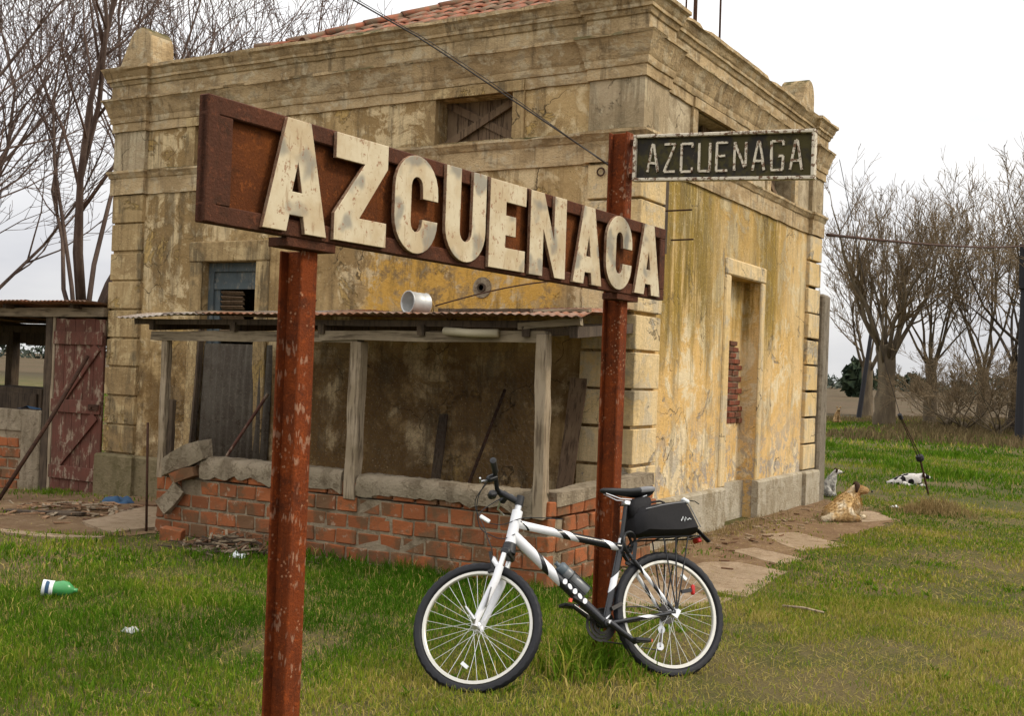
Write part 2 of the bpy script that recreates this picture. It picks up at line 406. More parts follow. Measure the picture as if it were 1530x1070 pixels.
M['blackpaint'] = plain('black_gloss_paint', (.012,.012,.014), .22, 0, .5, .05)
M['whitepaint'] = plain('pearl_white_paint', (.72,.72,.74), .25, 0, .5, .04)
M['rubber'] = plain('tyre_rubber', (.013,.013,.016), .6, 0, .3, .3, 80)
M['grease'] = plain('dark_chainring_steel', (.06,.055,.05), .45, .7)
M['fabric'] = plain('black_nylon', (.012,.011,.012), .8, 0, .3, .35, 60)
M['grey_plastic'] = plain('grey_plastic', (.16,.16,.165), .5)
M['redlens'] = plain('red_lens', (.45,.02,.015), .25)
M['orangelens'] = plain('orange_reflector', (.6,.08,.03), .3)
M['bottle_grey'] = plain('smoky_grey_bottle', (.13,.135,.14), .3)
M['bottle_cap'] = plain('blue_grey_cap', (.08,.10,.115), .45)
M['wire'] = plain('dark_wire', (.035,.028,.024), .6)
M['darkpost'] = plain('tarred_post', (.012,.011,.014), .7)
M['tin'] = plain('dull_tin', (.42,.42,.40), .45, .4, .4, .3, 15)
M['pvc'] = plain('dirty_pipe', (.42,.36,.24), .6)
M['bluecloth'] = plain('blue_cloth', (.03,.07,.13), .9)
M['whiteplastic'] = plain('white_plastic', (.7,.72,.72), .4)
M['greenplastic'] = plain('green_plastic', (.05,.23,.07), .2)
M['porcelain'] = plain('porcelain', (.75,.75,.72), .25)
# ------------------------------------------------------------------ ground
def ground_sheet(name, mat, xs, ys, zoff=0, fn=None):
    b = MB(); nx = len(xs)
    vs = [(x, y, gz(x, y)+zoff) for y in ys for x in xs]
    fs = [(j*nx+i, j*nx+i+1, (j+1)*nx+i+1, (j+1)*nx+i) for j in range(len(ys)-1) for i in range(nx-1)]
    b.add(vs, fs); return tag(b.build(name, mat, fix=False), kind='structure')
def groundm():
    g = G('grassy_soil', .95, .1)
    n = g.noise(.8, 5, .6); n2 = g.noise(7, 5, .7); f = g.noise(45, 4, .7)
    c = g.mix(g.step(n, .4, .62), (.085,.088,.022), (.150,.115,.050))
    c = g.mix(g.step(n2, .5, .68), c, (.15,.115,.055))
    y = g.sep()[1]
    c = g.mix(g.step(y, 30, 55), c, (.075,.058,.030))
    c = g.mix(.5, c, g.mix(f, (.2,.2,.2), (1,1,1)), 'MULTIPLY'); g.bump(g.math('ADD', f, n2), .9, .03)
    return g.done(c)
M['ground'] = groundm()
ground_sheet('ground', M['ground'], [-3000,-400,-80,-30,-10.5,-8,-5.5,-2,3,10,40,200,3000], [-60,-12,-6,0,10,30,80,400,3000])
def fieldm():
    g = G('brown_field', .95, .1); n = g.noise(.05,5,.6); f = g.noise(1.5,5,.7,None,(1,.15,1))
    c = g.mix(g.step(n,.35,.65), (.088,.060,.034), (.068,.052,.026)); c = g.mix(g.step(f,.4,.7), c, (.105,.075,.042))
    g.bump(f,.8,.3); return g.done(c)
M['field'] = fieldm()
ground_sheet('field', M['field'], [-2500,-300,-60,-10.5,-5.5,60,300,2500], [58,120,400,2500], .015)
def dirtm():
    g = G('bare_dirt', .95, .1); n = g.noise(2.5,5,.65); f = g.noise(28,5,.7); p = g.noise(9,5,.7)
    c = g.mix(g.step(n,.35,.65), (.27,.175,.095), (.20,.12,.065)); c = g.mix(g.step(p,.55,.66), c, (.36,.25,.15))
    c = g.mix(.5, c, g.mix(f,(.25,.25,.25),(1,1,1)),'MULTIPLY'); g.bump(g.math('ADD',f,p),1,.03); return g.done(c)
M['dirt'] = dirtm()
DIRT_R = [(.62,-2.1),(1.0,-2.2),(1.35,-1.6),(1.38,-.4),(1.2,.6),(1.25,2.0),(1.4,3.6),(1.3,4.8),(.8,5.7),(-.05,6.4),(-.05,.05),(.3,-.6)]
DIRT_L = [(-4.35,-2.75),(-3.75,-2.2),(-3.8,-1.9),(-4.3,-.05),(-6.5,-.05),(-7.0,.1),(-9.6,.1),(-9.4,-2.4),(-7.3,-2.6),(-5.6,-2.9)]
DIRT_IN = [(-4.0,-1.9),(.2,-1.9),(.2,-.02),(-4.3,-.02)]
def patch(name, poly, mat, zoff=.006, st=.05, wob=.11):
    xs = np.arange(min(p[0] for p in poly)-.6, max(p[0] for p in poly)+.6, st); ys = np.arange(min(p[1] for p in poly)-.6, max(p[1] for p in poly)+.6, st)
    X, Y = np.meshgrid(xs, ys); q = inpoly(X+(fbm(X*2.2, Y*2.2, 4)-.5)*4*wob, Y+(fbm(X*2.2+50, Y*2.2, 4)-.5)*4*wob, poly)
    b = MB(); idx = {}
    def vi(i, j):
        if (i,j) not in idx: idx[(i,j)] = len(b.v); b.v.append((xs[0]+(i-.5)*st, ys[0]+(j-.5)*st, gz(xs[0]+(i-.5)*st)+zoff))
        return idx[(i,j)]
    for j in range(len(ys)):
        for i in range(len(xs)):
            if q[j,i]: b.f.append((vi(i,j),vi(i+1,j),vi(i+1,j+1),vi(i,j+1))); b.mi.append(0)
    return tag(b.build(name, mat, fix=False), kind='structure')
patch('dirt_path', DIRT_R, M['dirt']); patch('dirt_yard', DIRT_L, M['dirt']); patch('dirt_floor', DIRT_IN, M['dirt'], wob=0)

# ------------------------------------------------------------------ station building
BX0, BY1 = -6.82, 5.9
bld = empty('station_building', 'old two-tone plaster station building with cornice, quoins and bricked-up doorway', 'building', (-3.4, 3, 0))
def sub(o, parent):                    # keep world placement under an empty that is not at the origin
    o.parent = parent; o.matrix_parent_inverse = parent.matrix_world.inverted() if parent.matrix_world != Matrix.Identity(4) else Matrix.Identity(4)
    return o
bld.location = (0,0,0)
def sweep(path, prof, closed, jit=0, chips=()):
    if jit:
        pp = []
        for i in range(len(path)):
            a_, c_ = Vector(path[i]), Vector(path[(i+1)%len(path)]); k_ = max(1, int((c_-a_).length/.16))
            pp += [tuple(a_.lerp(c_, t/k_)) for t in range(k_)]
        path = pp
    b = MB(); n = len(path); k = len(prof)
    def nrm(a, c):
        d = Vector((c[0]-a[0], c[1]-a[1])).normalized(); return Vector((d.y, -d.x))
    for i, p in enumerate(path):
        P = Vector(p)
        if closed or 0 < i < n-1:
            n1 = nrm(path[i-1], p); n2 = nrm(p, path[(i+1)%n])
            q = n1+n2 if abs(n1.dot(n2)) < .5 else n1
        else: q = nrm(p, path[1]) if i == 0 else nrm(path[-2], p)
        dz = random.gauss(0, jit); ch = {k_: random.random() < pr_ for k_, pr_ in chips}
        for pi_, (o, z) in enumerate(prof):
            oo, zz_ = o, z+dz*.5+(random.gauss(0, jit*.5) if jit else 0)
            if ch.get(pi_): oo -= random.uniform(.015,.04); zz_ -= random.uniform(0,.012)
            b.v.append((P.x+q.x*oo, P.y+q.y*oo, zz_))
    for i in range(n if closed else n-1):
        i2 = (i+1) % n
        for j in range(k-1): b.f.append((i*k+j, i2*k+j, i2*k+j+1, i*k+j+1))
    if not closed: b.f += [tuple(range(k)), tuple((n-1)*k+j for j in range(k-1,-1,-1))]
    b.mi = [0]*len(b.f); return b
LOOP = [(.05,-.05),(.05,.5),(0,.5),(0,5.30),(.05,5.30),(.05,5.81),(-6.87,5.81),(-6.87,-.05),(-6.34,-.05),(-6.34,0),(-.5,0),(-.5,-.05)]
STR = [(-.01,3.52),(.022,3.52),(.022,3.71),(.034,3.72),(.045,3.76),(.06,3.775),(.06,3.80),(-.01,3.82)]
ENT = [(-.01,4.27),(.022,4.27),(.022,4.37),(.035,4.375),(.044,4.41),(.044,4.44),(.055,4.455),(.066,4.50),(.09,4.58),(.115,4.625),(.125,4.63),(.125,4.655),(.035,4.675),
       (.035,4.81),(.05,4.82),(.066,4.865),(.082,4.87),(.082,4.90),(.095,4.915),(.112,4.965),(.14,4.985),(.14,5.02),(.0,5.06),(-.6,5.10)]
sweep(LOOP, STR, True, .004, ((5,.06),(6,.10))).build('string_course', M['stone'], bld, auto=35)
# cornice with a few chipped vertices
cb = sweep(LOOP, ENT, True, .004, ((10,.08),(11,.10),(20,.06),(21,.14))); cb.build('cornice', M['stone'], bld, auto=30)
PL = [(-.02,-.45),(.06,-.45),(.06,.41),(.045,.43),(-.02,.44)]
sweep([(-4.35,0),(-.5,0),(-.5,-.05),(.05,-.05),(.05,.5),(0,.5),(0,2.38)], PL, False).build('plinth', M['plinth'], bld)
sweep([(0,3.47),(0,5.30),(.05,5.30),(.05,5.81),(-6.87,5.81),(-6.87,3)], PL, False).build('plinth', M['plinth'], bld)
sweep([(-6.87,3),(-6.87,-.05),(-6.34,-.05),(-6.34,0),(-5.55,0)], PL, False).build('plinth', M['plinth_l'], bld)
def wall(name, mat, axis, c, u0, u1, z0, z1, holes, inn, depth=.32):
    us = sorted({u0,u1,*[h[0] for h in holes],*[h[1] for h in holes]}); zs = sorted({z0,z1,*[h[2] for h in holes],*[h[3] for h in holes]})
    b = MB(); P = (lambda u, z, d: (c+inn*d, u, z)) if axis == 'x' else (lambda u, z, d: (u, c+inn*d, z))
    ish = lambda u, z: any(h[0]<u<h[1] and h[2]<z<h[3] for h in holes)
    for i in range(len(us)-1):
        for j in range(len(zs)-1):
            if ish((us[i]+us[i+1])/2, (zs[j]+zs[j+1])/2): continue
            for d in (0, depth): b.add([P(us[i],zs[j],d),P(us[i+1],zs[j],d),P(us[i+1],zs[j+1],d),P(us[i],zs[j+1],d)], [(0,1,2,3)])
    for a, e, z_0, z_1 in holes:
        b.add([P(u,z,d) for d in (0,depth) for u, z in ((a,z_0),(e,z_0),(e,z_1),(a,z_1))], [(0,1,5,4),(1,2,6,5),(2,3,7,6),(3,0,4,7)])
    return b.build(name, mat, bld, fix=False)
V1 = (-2.22,-1.33,3.825,4.262); V2 = (-5.55,-4.66,3.825,4.262); DOOR = (-5.37,-4.54,-.2,2.70)
W1 = (1.30,2.25,3.825,4.262); W2 = (3.65,4.60,3.825,4.262); NI = (2.45,3.49,-.2,2.72)
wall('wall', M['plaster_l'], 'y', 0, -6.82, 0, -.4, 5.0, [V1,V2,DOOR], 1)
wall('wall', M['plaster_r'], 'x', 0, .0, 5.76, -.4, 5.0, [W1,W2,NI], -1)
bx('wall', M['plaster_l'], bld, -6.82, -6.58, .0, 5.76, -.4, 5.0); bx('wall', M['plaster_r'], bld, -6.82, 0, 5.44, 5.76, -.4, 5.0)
bx('roof_slab', M['cement'], bld, -6.5, -.4, .4, 5.5, 5.0, 5.09)
# pilaster frieze panels above the string course
sweep([(-.5,-.0),(-.5,-.05),(.05,-.05),(.05,.5),(.0,.5)], [(-.02,3.81),(.0,3.81),(.0,4.28),(-.02,4.28)], False)
for poly, mt in (([(-.5,.01),(-.5,-.05),(.05,-.05),(.05,.5),(-.01,.5),(-.01,.01)], 'frieze'), ([(-6.83,.01),(-6.83,5.4),(-6.87,5.4),(-6.87,-.05),(-6.34,-.05),(-6.34,.01)], 'frieze'), ([(-.01,5.30),(.05,5.30),(.05,5.81),(-.5,5.81),(-.5,5.75),(-.01,5.75)], 'frieze')):
    MB().prism(poly, (0,0,0), (1,0,0), (0,1,0), (0,0,1), 3.80, 4.29).build('pilaster', M[mt], bld)
# quoins, one block per course
NQ = 9; z0 = .445; pit = (3.52-z0)/NQ
for k in range(NQ):
    a, e = z0+k*pit+.008, z0+(k+1)*pit-.008
    def jp(poly): return [(x+random.uniform(-.008,.008), y+random.uniform(-.008,.008)) for x, y in poly]
    for poly, mt in (([(-.5,.01),(-.5,-.05),(.05,-.05),(.05,.5),(-.01,.5),(-.01,.01)], 'quoin_r'), ([(-6.80,.02),(-6.80,.5),(-6.87,.5),(-6.87,-.05),(-6.34,-.05),(-6.34,.02)], 'quoin_l'), ([(-.01,5.30),(.05,5.30),(.05,5.81),(-.5,5.81),(-.5,5.75),(-.01,5.75)], 'quoin_r')):
        q = jp(poly)
        MB().prism(q, (0,0,0), (1,0,0), (0,1,0), (0,0,1), a+random.uniform(0,.01), e-random.uniform(0,.012)).build('quoin', M[mt], bld, bevel=.007)
# backing of the corner joints
bx('corner_backing', M['quoin_l'], bld, -6.84, -6.36, -.022, .3, .42, 3.53)
# vents: surround, boards, crossed battens
def vent(axis, h, broken):
    P = (lambda u, d, z: (u, d, z)) if axis == 'y' else (lambda u, d, z: (-d, u, z))
    def B(b, u0, u1, d0, d1, za, zb):
        p, q = P(u0,d0,za), P(u1,d1,zb); return b.box(min(p[0],q[0]),max(p[0],q[0]),min(p[1],q[1]),max(p[1],q[1]),za,zb)
    fr = MB(); B(fr, h[0]-.13, h[0]+.001, -.028, .02, 3.80, 4.272); B(fr, h[1]-.001, h[1]+.13, -.028, .02, 3.80, 4.272); B(fr, h[0]-.128, h[1]+.128, -.045, .02, 4.262, 4.36)
    win = fr.build('vent_window', M['stone'] if axis == 'x' else M['quoin_l'], bld)
    n = 7; wd = (h[1]-h[0])/n
    for i in range(n):
        if broken and i in broken: continue
        b = MB(); B(b, h[0]+i*wd+.004, h[0]+(i+1)*wd-.004, .19, .21, h[2], h[3]); b.build('board', M['wood_vent'], win)
    for s_ in (0, 1):
        dd_ = .150 if s_ else .1765; a = P(h[0], dd_, h[2] if s_ else h[3]); e = P(h[1], dd_, h[3] if s_ else h[2])
        if broken and s_: continue
        MB().bar(a, e, .025 if axis=='y' else .05, .075 if axis=='y' else .06, up=P(0,0,1) if axis=='y' else (0,0,1)).build('batten', M['wood_vent'], win)
vent('y', V1, None); vent('y', V2, (2,)); vent('x', W1, (0,1,2,3,4)); vent('x', W2, (2,3,6))
# doorway on the shaded side
su = MB().box(-5.55,-5.37,-.03,.02,.435,2.70).box(-4.54,-4.352,-.03,.02,.435,2.70).box(-5.56,-4.345,-.04,.02,2.70,2.93)
ds = su.build('door_surround', M['quoin_l'], bld, bevel=.012)
dr = empty('door'); dr.parent = bld
MB().box(-5.37,-5.29,.10,.18,-.2,2.70).box(-4.62,-4.54,.10,.18,-.2,2.70).box(-5.29,-4.62,.10,.18,2.60,2.70).box(-5.29,-4.62,.11,.17,2.40,2.47).build('door_frame', M['wood_blue'], dr)
bx('transom', M['wood_blue'], dr, -5.29,-4.62,.13,.15,2.47,2.60)
for k in range(9):
    z = 2.36-k*.055
    if k in (6,): continue
    MB().bar((-5.20,.15,z),(-4.86,.15,z-.01*random.random()),.05,.012,up=(0,.7,.7)).build('louvre', M['wood_vent'], dr)
MB().box(-5.29,-5.21,.13,.17,.0,2.40).build('shutter_stile', M['wood_blue'], dr)
# corrugated sheet closing the doorway
def corrugated(name, mat, o, ex, ey, L, H, pitch, amp, parent=None, thick=.003, seg=4, rows=1, wob=0):
    o, ex, ey = Vector(o), Vector(ex).normalized(), Vector(ey).normalized(); nz_ = ex.cross(ey)
    n = int(L/pitch*seg); b = MB()
    for side in (0, 1):
        for r in range(rows+1):
            for i in range(n+1):
                u = L*i/n; p = o+ex*u+ey*(H*r/rows)+nz_*(amp*math.sin(2*math.pi*u/pitch)+side*thick)
                if wob: p += nz_*(wob*(float(vnoise(u*1.3+o.x, r*.7))-.5)) + ey*(wob*.8*(float(vnoise(u*2.1, 9+r))-.5) if r in (0, rows) else 0)
                b.v.append(p)
    W_ = n+1; T = (rows+1)*W_
    for r in range(rows):
        for i in range(n):
            a = r*W_+i; b.f.append((a,a+1,a+W_+1,a+W_)); b.f.append((T+a,T+a+W_,T+a+W_+1,T+a+1))
    for i in range(n):
        b.f.append((i,T+i,T+i+1,i+1)); a = rows*W_+i; b.f.append((a,a+1,T+a+1,T+a))
    b.mi = [0]*len(b.f); b.v = [tuple(v) for v in b.v]
    return b.build(name, mat, parent, smooth=True, fix=False)
# niche: infill, exposed bricks, surround
NX = -.2
bx('niche_infill', M['plaster_r'], bld, -.33, NX, 2.44, 3.50, -.3, 2.73)
bx('niche_plinth', M['plinth'], bld, NX-.05, NX+.07, 2.452, 3.488, -.3, .425)
MB().box(-.02,.022,2.28,2.452,.43,2.72).box(-.02,.022,3.488,3.62,.43,2.72).box(-.02,.026,2.278,3.622,2.72,2.90).build('niche_surround', M['quoin_r'], bld, bevel=.015)
nb = bx('mortar_bed', M['mortar'], bld, NX-.02, NX+.004, 3.03, 3.40, 1.10, 1.93)
zz = 1.09; row = 0
bmeshes = [MB().box(-.03,.03,-.1,.1,-.028,.028,jit=.004).mesh('brick', M['brick2'], bevel=.005) for _ in range(4)]
while zz < 1.98:
    wid = max(.05, .44*(1-(zz-1.09)/.95)**.6+random.uniform(-.05,.07))
    y = 2.94+(row%2)*.1
    while y < 3.04+wid:
        if y+.1 < 3.02+wid+.08:
            link('brick', random.choice(bmeshes), bld, (NX-.008+random.uniform(-.008,.012), y+.1, zz+.03), (0,0,random.uniform(-.06,.06)))
        y += .215
    zz += .068; row += 1
# wall socket hole, ring, brackets, strip, wire stub
MB().lathe([(.0,-.012),(.10,-.01),(.105,0),(.10,.012)], (-1.61,0.0,2.39), (0,-1,0), 20).build('cement_collar', M['cement'], bld)
MB().lathe([(.045,0),(.045,.016),(.03,.016),(.03,-.0)], (-1.61,-.012,2.39), (0,-1,0), 16).build('pipe_stub', M['wood_dark'], bld)
ring = [(-.35+.035*math.cos(t), -.065, 3.43+.035*math.sin(t)) for t in np.linspace(0, 2*math.pi, 17)[:-1]]
MB().tube(ring, .008, 6, closed=True).build('iron_ring', M['iron'], bld)
for y, z, l in ((.52,3.14,.30),(.78,2.90,.22)):
    MB().tube([(-.05,y,z),(l,y+.02,z+.005)], .008, 6).build('iron_bracket', M['iron'], bld)
bx('wooden_strip', M['wood_dark'], bld, .0, .03, .53, .62, 2.75, 3.52)
# roof tiles on a hip roof behind the cornice
RX0, RX1, RY0, RY1, RZ = -4.35, -.25, .28, 5.6, 5.09; PT = .50
rd = min((RX1-RX0)/2, (RY1-RY0)/2)
roof = MB().add([(RX0,RY0,RZ),(RX1,RY0,RZ),(RX1,RY1,RZ),(RX0,RY1,RZ),(RX0+rd,RY0+rd,RZ+rd*PT),(RX0+rd,RY1-rd,RZ+rd*PT)], [(0,1,4),(1,2,5,4),(2,3,5),(3,0,4,5),(0,3,2,1)]).build('roof', M['tile'], bld)
def tile_mesh(r, L, taper=.85):
    b = MB(); n = 6
    for k, (yy, rr) in enumerate(((0, r), (L, r*taper))):
        for q in (rr, rr-.015):
            for i in range(n+1):
                a = math.pi*i/n; b.v.append((math.cos(a)*q, yy, math.sin(a)*q*.75+.0))
    W_ = n+1
    for i in range(n):
        b.f += [(i,i+1,2*W_+i+1,2*W_+i),(W_+i,3*W_+i,3*W_+i+1,W_+i+1),(i,W_+i,W_+i+1,i+1),(2*W_+i,2*W_+i+1,3*W_+i+1,3*W_+i)]
    b.f += [(0,2*W_,3*W_,W_),(n,W_+n,3*W_+n,2*W_+n)]; b.mi = [0]*len(b.f)
    return b.mesh('tile', M['tile'], smooth=True)
tm = tile_mesh(.095, .42); sl_ = math.atan(PT)
for r in range(5):
    for i in range(22):
        x = RX0+.1+i*.19; yy = RY0-.06+r*.34
        if x < RX0+(yy-RY0)+.05 or x > RX1-(yy-RY0)-.05: continue
        o = link('tile', tm, roof, (x+random.uniform(-.01,.01), yy, RZ+(yy-RY0)*PT+.02+r*.004), (sl_+random.uniform(-.02,.02), 0, random.uniform(-.03,.03)))
hm = tile_mesh(.12, .46)
for sx, x0 in ((1, RX0), (-1, RX1)):
    for k in range(5):
        d = k*.30; hd = Vector((sx, 1, PT)).normalized(); p = Vector((x0+sx*d, RY0+d, RZ+d*PT+.05))
        rot = hd.to_track_quat('Y', 'Z').to_euler(); link('ridge_tile', hm, roof, p-hd*.1, rot)
for k in range(5):
    o = link('tile', tm, roof, (-4.75+k*.17+random.uniform(-.05,.05), .05+.1*random.random(), 5.075), (random.uniform(-.1,.15), .1, random.uniform(-1.2,1.2)))
# acroteria
def acro(o, ex, ez, lab):
    pts = [(-.30,0),(-.26,.06)]+[(-.17-.06*math.cos(a)*0+.0, .1) for a in ()]
    pts = [(1.22*px_, 1.18*pz_) for px_, pz_ in [(-.33,0),(-.29,.05),(-.235,.17)]+[(-.02+.165*math.cos(a), .21+.19*math.sin(a)) for a in np.linspace(math.pi*.86, 0, 11)]+[(.15,.1),(.155,0)]]
    return MB().prism(pts, o, ex, (0,0,1), ez, 0, .34).build('acroterion', M['stone'], bld, bevel=.012)
acro((-6.50,-.02,5.05), (1,0,0), (0,1,0), ''); acro((-.02,5.30,5.05), (0,1,0), (-1,0,0), '')
# masts standing on the cornice
for y, h, r in ((1.34,1.6,.022),(2.04,1.3,.012),(1.10,1.7,.010)):
    MB().tube([(-.06,y,5.06),(-.06+(.0),y-.02,5.06+h)], r, 8).build('mast', M['iron'], bld)
# grey side wall beyond the far corner
gw = bx('boundary_wall', M['greywall'], None, -1.0, .10, 5.82, 6.20, -.2, 2.78, bevel=.03, jit=.015)
tag(gw, 'tall narrow grey rendered wall end standing against the far corner of the station', 'wall')
# ------------------------------------------------------------------ chicken run: lean-to against the shaded wall
run = empty('chicken_run', 'lean-to chicken run of low orange brick wall, grey posts and rusty iron roof', 'lean-to')
FY = -1.95; CP, BP = .131, .222; NC = 5
bvar = [MB().box(-.101,.101,-.055,.055,-.055,.055,jit=.007).mesh('brick', M['brick'], bevel=.007) for _ in range(6)]
bhalf = [MB().box(-.048,.048,-.055,.055,-.055,.055,jit=.007).mesh('brick', M['brick'], bevel=.007) for _ in range(3)]
XL, XR = -3.82, .27
MB().box(XL+.02,XR-.012,FY+.008,FY+.10,-.2,.52).build('mortar', M['mortar'], run)
MB().box(XR-.10,XR-.012,FY+.10,-.055,-.2,.50).build('mortar', M['mortar'], run)
for r in range(NC):
    z = .065+r*CP; x = XL+(r%2)*BP/2
    while x < XR-.02:
        e = min(x+BP, XR)
        top = 4 if x > -3.35 else (3 if x < -3.62 else 2)
        if r <= top and e-x > .08:
            half = e-x < .18
            o = link('brick', random.choice(bhalf if half else bvar), run, ((x+e)/2, FY+.055+random.uniform(-.007,.006), z+random.uniform(-.004,.004)), (random.uniform(-.01,.01),random.uniform(-.012,.012),random.uniform(-.015,.015)))
        x = e
    if r%2: link('brick', random.choice(bhalf), run, (XL+.055, FY+.055, z), (0,0,0)) if r <= 3 else None
    y = FY+.12+(r%2)*.1
    while y < -.12:
        if r < 5: link('brick', random.choice(bvar), run, (XR-.055+random.uniform(-.004,.006), y+.115, z), (0,0,math.pi/2+random.uniform(-.015,.015)))
        y += BP
# cement coping with a ragged lower edge
def coping(x0, x1, zt, lo, y0, y1, name='coping'):
    n = max(4, int((x1-x0)/.045)); b = MB(); prof = []
    for i in range(n+1):
        x = x0+(x1-x0)*i/n; q = float(fbm(x*5+3, 1.3)); zt_ = zt+.02*(float(fbm(x*2, 7))-.5)
        zl = lo-.20*max(0, q-.45)-.04*float(vnoise(x*14, 4)); jy = .03*(float(fbm(x*6, 2))-.5)
        J = lambda: random.uniform(-.007,.007)
        b.v += [(x+J(),y0+jy,zl),(x,y0-.006+jy+J(),(zl*.6+zt_*.4)+J()),(x,y0+jy+J(),zt_-.035+J()),(x,y0+.03+jy,zt_-.004+J()),(x,y1,zt_+J()),(x,y1,lo)]
        if i:
            a = (i-1)*6
            for j in range(6): b.f.append((a+j,a+(j+1)%6,a+6+(j+1)%6,a+6+j))
    b.f += [tuple(range(6)), tuple(n*6+j for j in range(5,-1,-1))]; b.mi = [0]*len(b.f)
    return b.build(name, M['cement'], run, auto=50)
coping(-3.25, -1.66, .735, .60, FY-.022, FY+.15); coping(-1.50, .14, .715, .60, FY-.022, FY+.15)
MB().bar((.20,FY+.1,.655),(.20,-.06,.70),.16,.10,jit=.008,segs=6).build('coping', M['cement'], run)
MB().bar((.10,FY+.02,.72),(.24,FY+.02,.66),.02,.10,jit=.012,segs=2).build('coping_flake', M['cement'], run)
# loose broken pieces at the collapsed end
MB().bar((-3.72,FY+.02,.60),(-3.22,FY+.0,.80),.14,.17,jit=.02,segs=3).build('broken_coping', M['cement'], run)
MB().bar((-3.55,FY-.03,.52),(-3.30,FY-.01,.60),.12,.09,jit=.015,segs=2).build('broken_brick', M['brick'], run)
MB().bar((-3.66,FY-.07,.24),(-3.47,FY-.05,.44),.05,.14,jit=.015,segs=2).build('broken_coping', M['cement'], run)
# posts, beam, rafters
def post(x, y, z0, z1, wx, wy, mat='wood', lean=(0,0), jit=.006, segs=7, name='post', parent=None):
    return MB().bar((x,y,z0),(x+lean[0],y+lean[1],z1),wx,wy,up=(0,1,0),jit=jit,segs=segs).build(name, M[mat], parent or run, bevel=.005)
post(-3.79,FY+.03,.5,1.80,.075,.07); post(-3.72,FY+.06,.5,1.22,.05,.05,'wood_dark')
post(-1.58,FY+.03,.50,1.79,.115,.10,lean=(.015,0),jit=.006); post(.20,FY-.01,.52,1.88,.09,.09,lean=(-.02,0),jit=.006)
MB().bar((-3.95,FY+.03,1.80),(-1.55,FY+.03,1.825),.09,.085,jit=.006,segs=6).build('beam', M['wood_h'], run)
MB().bar((-1.93,FY+.0,1.835),(.20,FY+.01,1.855),.075,.08,jit=.006,segs=6).build('beam', M['wood_h'], run)
MB().bar((-.02,FY-.04,1.93),(.50,FY-.04,1.97),.05,.05,jit=.004,segs=3).build('beam', M['wood_h'], run)
for x, xb in ((-3.9,-3.9),(-2.9,-2.9),(-1.9,-1.9),(-.9,-.9),(.05,-.25),(.45,-.02)):
    MB().bar((x,FY-.06,1.888),(xb,-.02,2.018),.06,.08,jit=.005,segs=3).build('rafter', M['wood_dark'], run)
MB().bar((-4.15,FY-.02,1.925),(-1.6,FY-.02,1.94),.05,.05,jit=.004,segs=5).build('purlin', M['wood_dark'], run)
MB().bar((-1.6,FY-.02,1.94),(.46,FY-.02,1.95),.05,.05,jit=.004,segs=5).build('purlin', M['wood_dark'], run)
# roof sheets (corrugation runs away from the eave); nearly flat, rising a little to the wall
RS = [(-4.22,-3.1,1.955,'tin_sheet'),(-3.2,-1.85,1.965,'rust_sheet'),(-1.95,-.6,1.975,'rust_sheet'),(-.7,.68,1.985,'rust_sheet')]
M['tin_sheet'] = rust('pale_galvanised_sheet', (.42,.40,.36), (.30,.24,.19), (.20,.11,.06), 0)
for k, (a, e, z, mt) in enumerate(RS):
    corrugated('roof_sheet', M[mt], (a,FY-.20,z+.012+.006*(k%2)), (1,0,.012), ((0,1,.075) if k < 3 else (-.27,1,.075)), (e-a if k < 3 else 1.28), 2.16 if k < 3 else 2.22, .076, .0075, run, rows=6, wob=.065)
# wire netting
def netting(x0, x1, z0, z1, y):
    b = MB(); c = .052; h = c*.5; r = .0008; nxx = int((x1-x0)/c); nzz = int((z1-z0)/(h*1.5))
    def seg(p, q):
        dx, dz = q[0]-p[0], q[1]-p[1]; l = math.hypot(dx,dz); px, pz = -dz/l*r, dx/l*r
        b.add([(p[0]+px,y,p[1]+pz),(p[0]-px,y,p[1]-pz),(p[0],y-r*1.6,p[1]),(q[0]+px,y,q[1]+pz),(q[0]-px,y,q[1]-pz),(q[0],y-r*1.6,q[1])],[(0,1,4,3),(1,2,5,4),(2,0,3,5)])
    for j in range(nzz):
        for i in range(nxx):
            x = x0+i*c+(j%2)*c/2; z = z0+j*h*1.5
            seg((x,z),(x+c/2,z+h*.5)); seg((x+c/2,z+h*.5),(x+c,z)); seg((x+c/2,z+h*.5),(x+c/2,z+h*1.5))
    return b
wn1 = netting(-3.75,-1.66,.74,1.78,FY+.08); wn2 = netting(-1.5,.12,.72,1.80,FY+.08)
M['netting'] = plain('rusty_netting', (.055,.042,.03), .7, 0)
for b in (wn1, wn2): tag(b.build('wire_netting', M['netting'], run, fix=False), kind='stuff')
# things under and on the lean-to
cs = corrugated('corrugated_panel', M['sheet_grey'], (-5.28,-.06,-.02), (1,0,0), (0,.03,1), 1.02, 1.80, .105, .016, None)
tag(cs, 'dull corrugated iron panel propped across the blue doorway inside the chicken run', 'sheet')
def rod(name, pts, r, mat, label, cat, n=7):
    return tag(MB().tube(pts, r, n).build(name, M[mat], smooth=True), label, cat)
rod('iron_rod', [(-1.55,-.55,0),(-1.28,-.05,1.42)], .016, 'iron', 'thin dark rod leaning on the stained, shade-tinted wall inside the chicken run', 'rod')
rod('wooden_pole', [(-4.75,-.62,0.0),(-4.25,-.06,1.25)], .018, 'wood_red', 'reddish stick leaning at the corrugated panel inside the chicken run', 'stick')
rod('iron_stake', [(-3.88,FY-.04,-.05),(-3.91,FY-.05,1.0)], .012, 'iron', 'thin rusty iron stake upright at the broken end of the brick wall', 'stake')
bd = MB().bar((-5.36,-.10,.0),(-5.30,-.04,2.0),.07,.03,up=(1,0,0),jit=.004,segs=3).build('board', M['wood_dark']); bd.name = 'loose_board'
tag(bd, 'narrow dark board standing beside the corrugated panel in the doorway', 'board')
